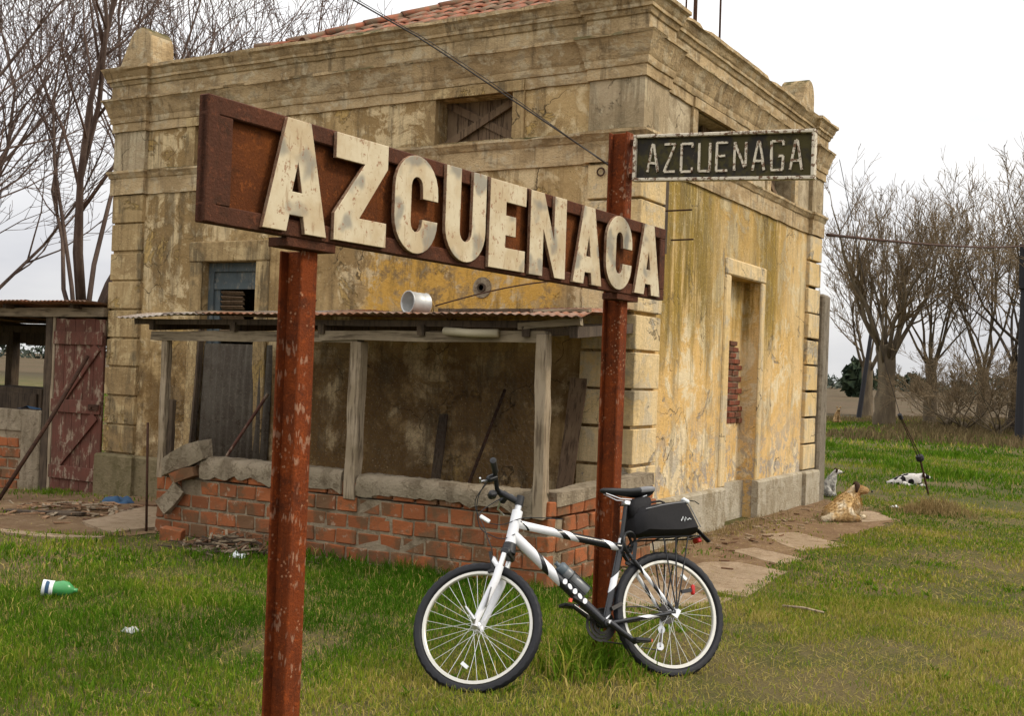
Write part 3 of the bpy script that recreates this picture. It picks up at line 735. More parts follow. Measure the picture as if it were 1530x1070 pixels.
bd2 = MB().bar((-.55,-.30,.0),(-.50,-.04,1.55),.16,.025,up=(0,1,0),jit=.006,segs=3).build('loose_board', M['wood_vent']); tag(bd2, 'wide brown board standing against the wall inside the chicken run', 'board')
bk = MB().bar((-1.95,-.25,.0),(-1.97,-.05,1.15),.10,.022,up=(0,1,0),jit=.006,segs=3).build('loose_board', M['wood_dark']); tag(bk, 'narrow brown board standing against the wall beside the dark rod', 'board')
# tin can on its side, with a bottom and a rolled rim
can = MB().lathe([(.0,.0),(.088,.0),(.092,.006),(.088,.014),(.086,.06),(.088,.075),(.086,.09),(.086,.165),(.092,.172),(.092,.18),(.084,.18),(.080,.17),(.080,.012),(.0,.010)], (-1.02,-1.78,2.105), Vector((-.30,-.95,.05)), 28)
tag(can.build('tin_can', M['tin'], smooth=True), 'round pale tin can lying open-ended on the lean-to roof', 'can')
rod('pipe_offcut', [(-.66,FY-.07,1.885),(-.42,FY-.10,1.872),(-.18,FY-.07,1.875)], .032, 'pvc', 'short dirty cream pipe tucked under the eave of the lean-to roof', 'pipe', 12)
STK = [((-3.75,-2.0,1.995),(-3.0,-1.9,2.005),'thin dark batten lying along the pale end of the lean-to roof','wood_dark',.02),((-3.4,-1.95,2.020),(-2.55,-1.85,2.020),'brown batten lying across the iron roof above the doorway','wood_h',.018),
       ((-2.0,-1.95,2.010),(-1.1,-1.88,2.035),'long grey stick lying on the roof left of the tin can','wood_h',.02),((-.8,-1.9,2.050),(.05,-1.93,2.050),'dark stick lying on the roof right of the tin can','wood_dark',.02),((-.35,-1.8,2.060),(.5,-1.86,2.060),'weathered batten lying near the roof end beside the rusty post','wood_h',.016)]
for a, e, lab, mt, r in STK:
    tag(MB().bar(a, e, r*2.2, r*1.3, jit=.004, segs=5).build('loose_batten', M[mt]), lab, 'batten')
rod('bent_wire', [(-.98+1.75*t, -1.7+.35*t, 2.10+.40*math.sin(math.pi*min(1,t*.72)**1.0)*(.55)) for t in np.linspace(0,1,16)], .006, 'iron', 'thin bent wire arching from the tin can over the roof', 'wire', 5)
rod('broom_wire', [(-2.08,-1.95,2.01),(-2.1,-1.97,2.12),(-2.04,-1.95,2.07),(-2.0,-1.96,2.13)], .005, 'iron', 'small tangle of wire standing up on the roof beside the near red post', 'wire', 5)

# ------------------------------------------------------------------ shed with the red door
shed = empty('side_shed', 'low open shed with flat iron roof built against the station end', 'shed')
SY = .02
post(-8.03,SY+.05,-.2,2.06,.13,.10,'wood_dark',parent=shed); post(-7.925,SY+.02,-.2,2.06,.05,.05,'wood',parent=shed)
post(-9.55,SY+.05,-.25,2.05,.12,.10,'wood_dark',parent=shed); post(-12.75,2.9,-.25,1.95,.17,.15,'wood_dark',parent=shed); post(-15.8,2.9,-.25,1.95,.15,.15,'wood_dark',parent=shed); post(-7.3,2.9,-.25,1.95,.14,.14,'wood_dark',parent=shed)
MB().bar((-16.2,SY,2.09),(-6.97,SY,2.12),.08,.11,jit=.008,segs=7).build('beam', M['wood_h'], shed)
MB().bar((-16.2,2.9,1.97),(-6.98,2.9,2.01),.08,.10,jit=.008,segs=5).build('beam', M['wood_dark'], shed)
for k in range(-10,9): bx('fascia_board', M['wood_dark'], shed, -11.5+k*.5, -11.5+k*.5+.495, 2.96, 2.985, 1.72+.03*(k%2), 2.08)
for x in (-15.8,-14.2,-12.6,-11.2,-10.0,-8.7,-7.4): MB().bar((x,-.15,2.185),(x,3.05,2.06),.06,.05,jit=.004,segs=2).build('rafter', M['wood_dark'], shed)
for k, (a, e) in enumerate(((-16.4,-14.0),(-14.1,-11.5),(-11.6,-9.4),(-9.5,-8.1),(-8.2,-6.97))):
    corrugated('roof_sheet', M['rust_sheet'], (a,-.28,2.225+.006*(k%2)), (1,0,.004), (0,1,-.04), e-a, 3.4, .076, .010, shed, rows=5, wob=.03)
# low wall with brick below and cement above
MB().box(-11.2,-8.48,SY+.012,SY+.12,-.4,.62).build('mortar', M['mortar'], shed)
for r in range(5):
    x = -11.2+(r%2)*.12; z = -.1+r*.135
    while x < -8.55:
        link('brick', random.choice(bvar), shed, (min(x+.119,-8.60), SY+.055+random.uniform(-.006,.006), z), (0,0,random.uniform(-.015,.015))); x += BP
bx('cement_course', M['cement'], shed, -11.2,-8.47,SY-.005,SY+.15,.58,.865, bevel=.015, jit=.006)
bx('cement_pier', M['cement'], shed, -8.475,-8.11,SY-.015,SY+.13,-.4,.87, bevel=.015, jit=.006)
# red plank door with Z braces
sd = empty('shed_door'); sd.parent = shed
DX0, DX1, DZ0, DZ1 = -7.89, -6.985, -.085, 2.035
nP = 5; pw = (DX1-DX0)/nP
for i in range(nP):
    bx('plank', M['wood_red'], sd, DX0+i*pw+.004, DX0+(i+1)*pw-.004, SY, SY+.028, DZ0+random.uniform(-.012,.012), DZ1+random.uniform(-.01,.01))
for z in (1.80,.96,.14):
    MB().bar((DX0-.005,SY-.0165,z),(DX1-.01,SY-.0165,z),.028,.16,up=(0,0,1)).build('ledge', M['wood_red'], sd, bevel=.004)
for a, e in (((DX0+.20,SY-.0155,1.06),(DX1-.10,SY-.0155,1.70)),((DX0+.14,SY-.0155,.24),(DX1-.10,SY-.0155,.86))):
    MB().bar(a, e, .026, .13, up=(0,0,1)).build('brace', M['wood_red'], sd, bevel=.004)
MB().box(DX1-.20,DX1-.02,SY-.045,SY-.031,.93,1.0).build('hasp', M['iron'], sd)
MB().lathe([(.018,0),(.018,.02)], (DX1-.14,SY-.045,.965), (0,-1,0), 10).build('bolt', M['iron'], sd)
rod('leaning_pole', [(-7.19,-1.2,gz(-7.2)-.02),(-7.17,-.6,.76),(-7.19,-.05,1.585)], .024, 'iron', 'long brown pole leaning diagonally against the red shed door', 'pole', 9)
db = MB().box(-10.35,-8.9,.6,1.2,.55,1.12).box(-10.3,-8.95,.55,.60,.62,1.05).build('dark_crate', M['wood_dark'], None, bevel=.01)
tag(db, 'big dark crate standing inside the open shed behind its low wall', 'crate')
for x in (-10.25,-9.0):
    MB().box(x-.05,x+.05,.65,1.15,-.26,.555).build('crate_leg', M['wood_dark'], db)
cl = MB(); rr = random.Random(4)
for k in range(1):
    pts = [(-8.62+.36*u+rr.uniform(-.02,.02), SY+.02+.10*v, .87+.012+.05*rr.random()*(1-abs(2*u-1))) for v in (0,.5,1) for u in np.linspace(0,1,7)]
    cl.add(pts, [(j*7+i,j*7+i+1,(j+1)*7+i+1,(j+1)*7+i) for j in range(2) for i in range(6)])
cl.add([(x,y,.868) for x,y,z in pts], [(j*7+i,(j+1)*7+i,(j+1)*7+i+1,j*7+i+1) for j in range(2) for i in range(6)])
tag(cl.build('folded_cloth', M['bluecloth'], smooth=True), 'small crumpled dark blue cloth lying on the low shed wall', 'cloth')

# ------------------------------------------------------------------ big station name board
sg = empty('station_name_board', 'rusty station name board with big white letters on two red posts', 'sign')
SO = Vector((1.455,-6.575,0)); SA = math.radians(1.764); SD = Vector((math.sin(SA), math.cos(SA), 0)); SN = Vector((SD.y, -SD.x, 0)); SL = 3.561; ZB, ZT = 2.049, 2.471
def sbox(b, u0, u1, d0, d1, z0, z1):      # u along the board, d towards the viewer's face
    vs = [SO+SD*u+SN*d+Vector((0,0,z)) for z in (z0,z1) for d in (d0,d1) for u in (u0,u1)]
    return b.add(vs, [(0,2,3,1),(4,5,7,6),(0,1,5,4),(2,6,7,3),(0,4,6,2),(1,3,7,5)])
sbox(MB(), .05, SL-.05, -.036, -.028, ZB+.03, ZT-.03).build('panel', M['rust_panel'], sg)
fw_ = .062
for nm, u0, u1, za, zb in (('frame_rail',0,SL,ZT-fw_,ZT),('frame_rail',0,SL,ZB,ZB+fw_),('frame_stile',0,.115,ZB+fw_,ZT-fw_),('frame_stile',SL-.075,SL,ZB+fw_,ZT-fw_)):
    sbox(MB(), u0, u1, -.045, 0.0, za, zb).build(nm, M['rust_frame'], sg, bevel=.004)
sbox(MB(), .0, .05, -.044, .004, ZB+.002, ZT-.002).build('frame_angle', M['rust_frame'], sg, bevel=.003)
for u in (.555, 3.13): sbox(MB(), u-.16, u+.10, -.10, -.005, ZB-.035, ZB-.001).build('seat_plate', M['rust_frame'], sg, bevel=.003)
def arc(cx, cy, rx, ry, a0, a1, n=10): return [(cx+rx*math.cos(t), cy+ry*math.sin(t)) for t in np.linspace(a0, a1, n)]
PI = math.pi
LET = {
 'A': ([(0,0),(.36,0),(.40,.15),(.61,.15),(.65,0),(1,0),(.69,1),(.32,1)], [(.43,.36),(.58,.36),(.505,.62)]),
 'Z': ([(0,1),(1,1),(1,.77),(.47,.24),(1,.24),(1,0),(0,0),(0,.25),(.54,.76),(0,.76)], None),
 'C': (arc(.5,.64,.5,.36,0,PI,14)+arc(.5,.36,.5,.36,PI,2*PI,14)+[(1,.36),(.64,.36)]+arc(.5,.32,.13,.10,0,-PI,8)+arc(.5,.68,.13,.10,PI,0,8)+[(.64,.57),(1,.57)], None),
 'U': ([(0,1)]+arc(.5,.36,.5,.36,PI,2*PI,16)+[(1,1),(.66,1)]+arc(.5,.34,.15,.12,0,-PI,9)+[(.36,1)], None),
 'E': ([(0,0),(0,1),(1,1),(1,.77),(.44,.77),(.44,.62),(.72,.62),(.72,.39),(.44,.39),(.44,.25),(1,.25),(1,0)], None),
 'N': ([(0,0),(0,1),(.36,1),(.66,.46),(.66,1),(1,1),(1,0),(.70,0),(.36,.56),(.36,0)], None)}
def letter_mesh(ch, w, h, ext, bev):
    cu = bpy.data.curves.new('letter', 'CURVE'); cu.dimensions = '2D'; cu.fill_mode = 'BOTH'; cu.extrude = ext; cu.bevel_depth = bev; cu.offset = -bev
    for lp in LET[ch]:
        if not lp: continue
        q = []
        for p_ in lp:
            if not q or (abs(p_[0]-q[-1][0])+abs(p_[1]-q[-1][1])) > 1e-4: q.append(p_)
        sp = cu.splines.new('POLY'); sp.points.add(len(q)-1); sp.use_cyclic_u = True
        for pt, (x, y) in zip(sp.points, q): pt.co = (x*w, y*h, 0, 1)
    ob = bpy.data.objects.new('tmp', cu); COL.objects.link(ob)
    dg = bpy.context.evaluated_depsgraph_get(); me = bpy.data.meshes.new_from_object(ob.evaluated_get(dg)); bpy.data.objects.remove(ob)
    me.materials.clear(); me.materials.append(M['letter']); me.materials.append(M['letter_edge'])
    for po in me.polygons: po.material_index = 0 if po.normal.z > .6 else 1; po.use_smooth = False
    return me
LP = [('A',.246,.572),('Z',.612,.918),('C',.966,1.256),('U',1.313,1.620),('E',1.650,1.958),('N',2.000,2.343),('A',2.425,2.735),('C',2.778,3.085),('A',3.130,3.462)]
rot = Matrix((SD, Vector((0,0,1)), SN)).transposed().to_4x4()
for k, (ch, u0, u1) in enumerate(LP):
    me = letter_mesh(ch, u1-u0, .402, .006, .003)
    o = link('letter', me, sg); o.matrix_local = Matrix.Translation(SO+SD*u0+SN*.0105+Vector((0,0,2.062))) @ rot @ Matrix.Rotation(random.uniform(-.008,.008), 4, 'Z')
    for q in range(4):           # screw heads
        pass
# H-section posts: web across the board, flanges parallel to it
def hpost(u, dc, z0, z1, a, b_, t, name='post'):
    mb = MB()
    for s_ in (-1, 1): sbox(mb, u-a/2, u+a/2, dc+s_*b_/2-(t if s_ > 0 else 0), dc+s_*b_/2+(0 if s_ > 0 else t), z0, z1)
    sbox(mb, u-t*.6, u+t*.6, dc-b_/2+t, dc+b_/2-t, z0, z1)
    return mb.build(name, M['rust_post'], sg, bevel=.003)
hpost(.555, -.098, -.3, ZB-.036, .085, .115, .011); hpost(3.13, -.098, -.3, 2.965, .085, .115, .011)
for u in (.555, 3.13):
    for z in (ZB+.09, ZT-.09):
        o_ = SO+SD*u+SN*(-.046)+Vector((0,0,z)); MB().lathe([(.013,0),(.013,.012)], o_, -SN, 6).build('bolt', M['rust_frame'], sg)

# ------------------------------------------------------------------ small name plate bolted to the far post
pl = empty('small_name_plate', 'small mossy black name plate with thin flaking letters on the taller post', 'sign')
PX0, PX1, PY, PZ0, PZ1 = 1.545, 2.567, -3.46, 2.662, 2.922; tilt = -.042
def pb(b, x0, x1, y0, y1, z0, z1):
    f_ = lambda x: tilt*(x-(PX0+PX1)/2)
    vs = [(x, y, z+f_(x)) for z in (z0,z1) for y in (y0,y1) for x in (x0,x1)]
    return b.add(vs, [(0,2,3,1),(4,5,7,6),(0,1,5,4),(2,6,7,3),(0,4,6,2),(1,3,7,5)])
pb(MB(), PX0+.01, PX1-.01, PY, PY+.02, PZ0+.01, PZ1-.01).build('panel', M['plate'], pl)
for x0, x1, za, zb in ((PX0,PX1,PZ1-.018,PZ1),(PX0,PX1,PZ0,PZ0+.018),(PX0,PX0+.018,PZ0+.018,PZ1-.018),(PX1-.018,PX1,PZ0+.018,PZ1-.018)):
    pb(MB(), x0, x1, PY-.022, PY+.022, za, zb).build('rim', M['flake'], pl, bevel=.003)
ST = {'A':[[(0,0),(.42,1),(.58,1),(1,0)],[(.2,.32),(.8,.32)]],'Z':[[(0,1),(1,1),(0,0),(1,0)]],'C':[[(1,.85),(1,1),(0,1),(0,0),(1,0),(1,.15)]],'U':[[(0,1),(0,0),(1,0),(1,1)]],
      'E':[[(1,1),(0,1),(0,0),(1,0)],[(0,.52),(.75,.52)]],'N':[[(0,0),(0,1)],[(0,1),(.9,.1)],[(1,.15),(1,1)]],'G':[[(1,.85),(1,1),(0,1),(0,0),(1,0),(1,.48),(.6,.48)]]}
xs0 = PX0+.085; step_ = (PX1-PX0-.115)/9
for k, ch in enumerate('AZCUENAGA'):
    b = MB(); w_ = .062; h_ = .152; x0 = xs0+k*step_; zc = (PZ0+PZ1)/2-.078
    for ln in ST[ch]:
        for p_, q_ in zip(ln, ln[1:]):
            f_ = lambda t: (x0+t[0]*w_+random.uniform(-.0015,.0015), PY-.004, zc+t[1]*h_+tilt*(x0+t[0]*w_-(PX0+PX1)/2)+random.uniform(-.0015,.0015))
            b.bar(f_(p_), f_(q_), .012, .011, up=(0,1,0), jit=.0012, segs=4)
    b.build('letter', M['flake'], pl)
for z in (2.70, 2.89): MB().bar((1.47,PY+.03,z+.02),(1.60,PY+.03,z+.018),.03,.03).build('bracket', M['rust_frame'], pl)
# ------------------------------------------------------------------ bicycle (local: x forward, y to its left, z up)
bike = empty('mountain_bicycle', 'white and black mountain bicycle leaning on the far rusty post', 'bicycle')
BH, BL = 4.081, -0.345; WR = .335; WB = 1.120
fwv = Vector((math.cos(BH), math.sin(BH), 0)); sdv = Vector((-math.sin(BH), math.cos(BH), 0))
upv = Vector((0,0,1))*math.cos(BL)+sdv*math.sin(BL); lfv = upv.cross(fwv)
mw = Matrix.Identity(4)
for i in range(3): mw[i][0] = fwv[i]; mw[i][1] = lfv[i]; mw[i][2] = upv[i]
mw.translation = Vector((1.952,-3.555,-.008)) - fwv*.022 - sdv*.03
bike.matrix_world = mw
def bp(mb, name, mat, par=None, auto=40, **k): return mb.build(name, mat, par or bike, auto=auto, **k)
def wheel(cx, par, spin, rear=False):
    wh = empty('rear_wheel' if rear else 'front_wheel'); wh.parent = par
    b = MB(); n = 88; mn = 12
    for i in range(n):
        a = 2*PI*i/n
        for j in range(mn):
            t = 2*PI*j/mn; rr = .3125+.0215*math.cos(t); yy = .023*math.sin(t)
            if math.cos(t) > .45 and (i+(j%2)) % 2 == 0: rr += .0055; yy *= 1.06
            b.v.append((cx+rr*math.cos(a), yy, WR+rr*math.sin(a)))
    for i in range(n):
        for j in range(mn): b.f.append((i*mn+j, i*mn+(j+1)%mn, ((i+1)%n)*mn+(j+1)%mn, ((i+1)%n)*mn+j))
    b.mi = [0]*len(b.f); b.build('tyre', M['rubber'], wh, auto=30)
    r = MB().lathe([(.273,-.008),(.277,-.012),(.290,-.012),(.290,.012),(.277,.012),(.273,.008),(.273,-.008)], (cx,0,WR), (0,1,0), 56); r.build('rim', M['silver_rim'], wh, auto=40)
    hb = MB().lathe([(.006,-.062),(.010,-.060),(.012,-.045),(.024,-.036),(.024,-.032),(.013,-.026),(.013,.026),(.024,.032),(.024,.036),(.012,.045),(.010,.060),(.006,.062)], (cx,0,WR), (0,1,0), 16); hb.build('hub', M['silver'], wh, auto=40)
    s = MB()
    for i in range(32):
        a = 2*PI*i/32+spin; sd_ = 1 if i%2 else -1; off = .62*(1 if (i//2)%2 else -1)
        s.tube([(cx+.022*math.cos(a+off), sd_*.033, WR+.022*math.sin(a+off)), (cx+.272*math.cos(a), sd_*.003, WR+.272*math.sin(a))], .0013, 5)
    s.build('spokes', M['chrome'], wh)
    a = -1.15 if not rear else 2.2
    MB().bar((cx+.20*math.cos(a)-.014,.012,WR+.22*math.sin(a)),(cx+.20*math.cos(a)+.014,.012,WR+.22*math.sin(a)+.03),.012,.018).build('reflector', M['whiteplastic'], wh)
    return wh
M['silver_rim'] = plain('brushed_rim', (.58,.56,.50), .35, .45, .5, .06)
wheel(0, bike, .1, True)
# steering assembly turned a little towards the left
HT, HB = Vector((.838,0,.915)), Vector((.898,0,.745)); ax = (HT-HB).normalized()
st = empty('steering'); st.parent = bike
st.matrix_local = Matrix.Translation(HB) @ Matrix.Rotation(rad(-36), 4, ax) @ Matrix.Translation(-HB)
wheel(WB, st, .3)
def tube2(name, a, e, r, cuts, par=None, n=14, r2=None, slant=0):     # two-tone tube: cuts = [(t, material)...] ascending
    a, e = Vector(a), Vector(e); b = MB(); mats = []
    prev = 0
    for t, mt in cuts:
        if mt not in mats: mats.append(mt)
        p0, p1 = a.lerp(e, prev), a.lerp(e, t); q = r2 or r
        v0 = len(b.v); b.tube([p0, p1], [r+(q-r)*prev, r+(q-r)*t], n, cap=True, mi=mats.index(mt))
        if slant:          # diagonal colour breaks
            axd = (e-a).normalized(); upd = axd.cross(Vector((0,1,0))).normalized()
            for i_, (pc, lim) in enumerate(((p0, prev > 0), (p1, t < 1))):
                if lim:
                    for vi in range(v0+i_*n, v0+i_*n+n): vv = Vector(b.v[vi]); b.v[vi] = tuple(vv+axd*(slant*(vv-pc).dot(upd)))
        prev = t
    return b.build(name, [M[x] for x in mats], par or bike, auto=40, fix=True)
W_, K_ = 'whitepaint', 'blackpaint'
BB = Vector((.398,0,.303)); STp = Vector((.235,0,.735))
tube2('top_tube', (.862,0,.850), (.250,0,.705), .0225, [(.06,W_),(.085,K_),(.40,W_),(.47,K_),(.55,W_),(.86,K_),(.94,W_),(1,K_)], slant=1.6)
tube2('down_tube', (.880,0,.790), BB, .0295, [(.27,W_),(.34,K_),(.46,W_),(1,K_)], r2=.026, slant=1.8)
tube2('seat_tube', BB, STp, .0195, [(.06,K_),(.09,'silver'),(.42,K_),(.60,W_),(1,K_)], slant=1.5)
tube2('head_tube', HB, HT, .029, [(.1,W_),(1,W_)])
for s_ in (-1, 1):
    tube2('chain_stay', BB+Vector((-.03,s_*.030,0)), (.0,s_*.064,.335), .0135, [(.48,K_),(.66,W_),(1,K_)], n=10, r2=.010, slant=3)
    tube2('seat_stay', (.232,s_*.024,.690), (.0,s_*.064,.335), .012, [(.32,K_),(.52,W_),(.66,K_),(.80,W_),(1,K_)], n=10, r2=.010, slant=3)
MB().bar((.012,.066,.345),(-.02,.066,.32),.008,.05).build('dropout', M['silver'], bike); MB().bar((.012,-.066,.345),(-.02,-.066,.32),.008,.05).build('dropout', M['silver'], bike)
bp(MB().lathe([(.0185,-.038),(.021,-.036),(.021,.036),(.0185,.038)], BB, (0,1,0), 18), 'bottom_bracket', M['black'])
# script-like white decals on the down tube
for k, t in enumerate((.53,.585,.64,.695,.75)):
    p_ = Vector((.868,0,.785)).lerp(BB, t); d_ = (BB-Vector((.868,0,.785))).normalized(); u_ = d_.cross(Vector((0,1,0)))
    pts = [p_+Vector((0,.0295,0))+d_*((.0125+.003*(k%2))*math.cos(a)-.004*math.sin(a))+u_*((.010+.004*((k+1)%2))*math.sin(a)+.006*math.cos(a)) for a in np.linspace(0, 2*PI, 13)[:-1]]
    MB().add(pts+[q+Vector((0,-.006,0)) for q in pts], [tuple(range(12)),tuple(range(23,11,-1))]+[(i,(i+1)%12,12+(i+1)%12,12+i) for i in range(12)]).build('lettering', M['whitepaint'], bike)
# fork
crown = Vector((.930,0,.668)); hub = Vector((WB,0,WR))
bp(MB().tube([HB+(HB-HT).normalized()*.003, HB+(HB-HT).normalized()*.055],[.033,.040],14), 'fork_crown', M['black'], st)
bp(MB().bar((.918,-.066,.685),(.918,.066,.685),.05,.04,up=ax), 'crown_bridge', M['black'], st, bevel=.008)
for s_ in (-1, 1):
    y = s_*.058; top = Vector((.925,y,.675)); mid = Vector((.985,y,.545)); bot = Vector((WB-.012,y,WR+.02))
    bp(MB().tube([top, mid], .0145, 12), 'stanchion', M['chrome'], st)
    bp(MB().tube([Vector((.955,y,.612)), mid, bot, hub+Vector((0,y,-.012))], [.021,.0215,.0175,.016], 14), 'fork_leg', M['whitepaint'], st)
bp(MB().tube([(.962,-.058,.60),(.985,-.052,.648),(.99,-.03,.668),(.99,.03,.668),(.985,.052,.648),(.962,.058,.60)], .013, 10), 'fork_arch', M['whitepaint'], st)
bp(MB().bar(Vector((1.008,.079,.500)),Vector((1.050,.077,.405)),.003,.022,up=(0,1,0)), 'fork_decal', M['grey_plastic'], st)
bp(MB().tube([hub+Vector((0,.075,0)),hub+Vector((-.01,.095,.012)),hub+Vector((.02,.098,.07)),hub+Vector((.028,.098,.085))],[.008,.009,.007,.005],8), 'quick_release', M['silver'], st)
for s_ in (-1, 1):
    bp(MB().bar((.995,s_*.04,.600),(1.00,s_*.052,.70),.014,.02,jit=.001), 'brake_arm', M['black'], st)
    bp(MB().bar((.985,s_*.022,.615),(1.03,s_*.022,.605),.014,.014), 'brake_pad', M['black'], st)
# stem, bar, grips, levers
bp(MB().tube([HT, HT+ax*.045], .019, 14), 'steerer_spacer', M['silver'], st)
stt = HT+ax*.05; BC = Vector((.925,0,1.045))
bp(MB().tube([HT+ax*.03, HT+ax*.085], .022, 12).tube([stt, BC], [.019,.017], 12), 'stem', M['black'], st)
bar_pts = [BC+Vector((-.045,.30,.045)), BC+Vector((-.03,.20,.04)), BC+Vector((-.01,.10,.035)), BC+Vector((0,.05,0)), BC, BC+Vector((0,-.05,0)), BC+Vector((-.01,-.10,.035)), BC+Vector((-.03,-.20,.04)), BC+Vector((-.045,-.30,.045))]
bp(MB().tube(bar_pts, .0125, 10), 'handlebar', M['black'], st)
for s_ in (-1, 1):
    e0 = BC+Vector((-.028,s_*.185,.04)); e1 = BC+Vector((-.045,s_*.305,.045)); bp(MB().tube([e0, e0.lerp(e1,.1), e1, e1+(e1-e0)*.02], [.018,.0165,.0175,.010], 12), 'grip', M['black'] if s_ > 0 else M['grey_plastic'], st)
    e2 = BC+Vector((-.02,s_*.15,.04))
    bp(MB().bar(e2+Vector((0,-.02*s_,-.005)), e2+Vector((.045,.012*s_,-.03)), .035,.035), 'shifter', M['black'], st, bevel=.008)
    bp(MB().tube([e2+Vector((.045,0,-.028)), e2+Vector((.075,.05*s_,-.05)), e2+Vector((.06,.12*s_,-.062))], [.006,.006,.005], 8), 'brake_lever', M['silver'], st)
bp(MB().bar(BC+Vector((.01,.03,-.02)), BC+Vector((.05,.05,-.03)), .05,.04), 'bell', M['black'], st, bevel=.01)
for q, (pp) in enumerate(([BC+Vector((.03,.14,.02)),(1.03,.09,.98),(1.045,.03,.86),(.99,.02,.80),(.93,.02,.77),(.86,.028,.78)],[BC+Vector((.03,-.14,.02)),(1.05,-.05,.97),(1.03,0,.87),(1.0,.01,.74),(1.0,.0,.70)],[BC+Vector((.03,.13,.01)),(1.05,.05,1.0),(1.03,.03,.90),(.93,.03,.845),(.80,.024,.86),(.60,.022,.812)])):
    P_ = [Vector(x) for x in pp]; fine = []
    for i in range(len(P_)-1):
        p0, p1, p2, p3 = P_[max(i-1,0)], P_[i], P_[i+1], P_[min(i+2,len(P_)-1)]
        for t in np.linspace(0,1,6)[:-1]: fine.append(.5*((2*p1)+(p2-p0)*t+(2*p0-5*p1+4*p2-p3)*t*t+(3*p1-p0-3*p2+p3)*t**3))
    fine.append(P_[-1]); MB().tube(fine, .0026, 6).build('cable', M['black'], st)
bp(MB().bar((1.03,.06,.905),(.985,.05,.865),.012,.022), 'front_reflector', M['whiteplastic'], st, bevel=.004)
# seat post and saddle
SP = Vector((.176,0,.945))
bp(MB().tube([STp-Vector((-.01,0,.03)), SP], .0135, 12), 'seat_post', M['black']); bp(MB().tube([STp+Vector((.004,0,-.012)), STp+Vector((-.005,0,.014))], .0215, 14), 'seat_clamp', M['silver'])
bp(MB().bar(SP+Vector((-.02,0,.0)), SP+Vector((.02,0,.008)), .045,.03), 'saddle_clamp', M['silver'], bevel=.005)
for s_ in (-1,1): bp(MB().tube([(.30,s_*.012,1.005),(.22,s_*.022,.972),(.13,s_*.022,.965),(.06,s_*.04,.985)], .0035, 6), 'saddle_rail', M['silver'])
b = MB(); prof = [(.325,.010,1.030,.016),(.310,.020,1.036,.030),(.25,.023,1.036,.036),(.20,.030,1.032,.038),(.15,.044,1.030,.044),(.10,.062,1.034,.052),(.05,.072,1.040,.056),(.02,.068,1.040,.050),(.002,.045,1.034,.030)]
for x, hw, zt, th in prof:
    for j in range(12):
        a = 2*PI*j/12; b.v.append((x, hw*math.cos(a), zt-th*.5+th*.5*math.sin(a)*(1 if math.sin(a)>0 else 1.1)+.004*abs(math.cos(a))))
for i in range(len(prof)-1):
    for j in range(12): b.f.append((i*12+j,i*12+(j+1)%12,(i+1)*12+(j+1)%12,(i+1)*12+j)); b.mi.append(1 if i >= 5 and j in (0,1,11,5,6,4,7) else 0)
b.f += [tuple(range(12)), tuple((len(prof)-1)*12+j for j in range(11,-1,-1))]; b.mi += [0,0]
b.build('saddle', [M['black'], M['grey_plastic']], bike, smooth=True)
# drivetrain on the far side
def ring(mb, c, r0, r1, y, t, n=40, teeth=0):
    prof = [(r0,-t),(r1,-t),(r1,t),(r0,t),(r0,-t)]; mb.lathe(prof, (c[0],y,c[2]), (0,1,0), n); return mb
b = MB()
for r_, y_ in ((.088,-.052),(.070,-.044),(.052,-.037)): ring(b, BB, r_-.016, r_, y_, .0015)
for k in range(4): a = k*PI/2+.5; b.bar(BB+Vector((0,-.047,0)), BB+Vector((.075*math.cos(a),-.05,.075*math.sin(a))), .006,.016,up=(0,1,0))
b.build('chainring', M['grease'], bike)
b = MB()
for k in range(7): ring(b, (0,0,WR), .014, .052-.0045*k, -.022-.0045*k, .001, 28)
b.build('cassette', M['grease'], bike)
CE = BB+Vector((-.138,.058,-.112)); CE2 = BB+Vector((.138,-.075,.112))
for c0, c1, y in ((BB+Vector((0,.052,0)), CE, 1), (BB+Vector((0,-.06,0)), CE2, -1)):
    b = MB().bar(c0, c1, .014, .030, up=(0,1,0)); 
    bp(MB().tube([c0, c1], [.019,.014], 10), 'crank', M['blackpaint'])
    MB().lathe([(.011,-.003),(.011,.011)], c0, (0,y,0), 12).build('crank_bolt', M['silver'], bike)
    p_ = c1+Vector((0,y*.055,0)); MB().bar(p_+Vector((-.045,0,.0)), p_+Vector((.045,0,.012)), .075,.018).bar(c1, p_, .012,.012).build('pedal', M['black'], bike, bevel=.004)
    MB().bar(p_+Vector((-.055,0,-.002)), p_+Vector((-.045,0,0)), .05,.014).build('pedal_reflector', M['orangelens'], bike)
b = MB().tube([(.02,-.055,WR-.02),(.03,-.06,WR-.07)], .010, 8); ring(b, (.03,0,WR-.075), .004,.022,-.055,.003,14); ring(b, (.055,0,WR-.165), .004,.022,-.05,.003,14)
b.bar((.03,-.045,WR-.075),(.055,-.045,WR-.165),.004,.022,up=(0,1,0)); b.build('rear_derailleur', M['silver'], bike)
ch = [(.0,-.038,WR+.04),(.2,-.044,WR+.055),(.398,-.047,BB.z+.085)]; MB().tube(ch, .004, 6).build('chain', M['grease'], bike)
MB().tube([(.398,-.047,BB.z-.085),(.25,-.047,.19),(.055,-.05,WR-.187)], .004, 6).build('chain', M['grease'], bike)
for s_ in (-1,1):
    bp(MB().bar((.195,s_*.036,.63),(.175,s_*.045,.72),.014,.02), 'brake_arm', M['black']); bp(MB().bar((.17,s_*.024,.60),(.215,s_*.024,.625),.013,.014), 'brake_pad', M['black'])
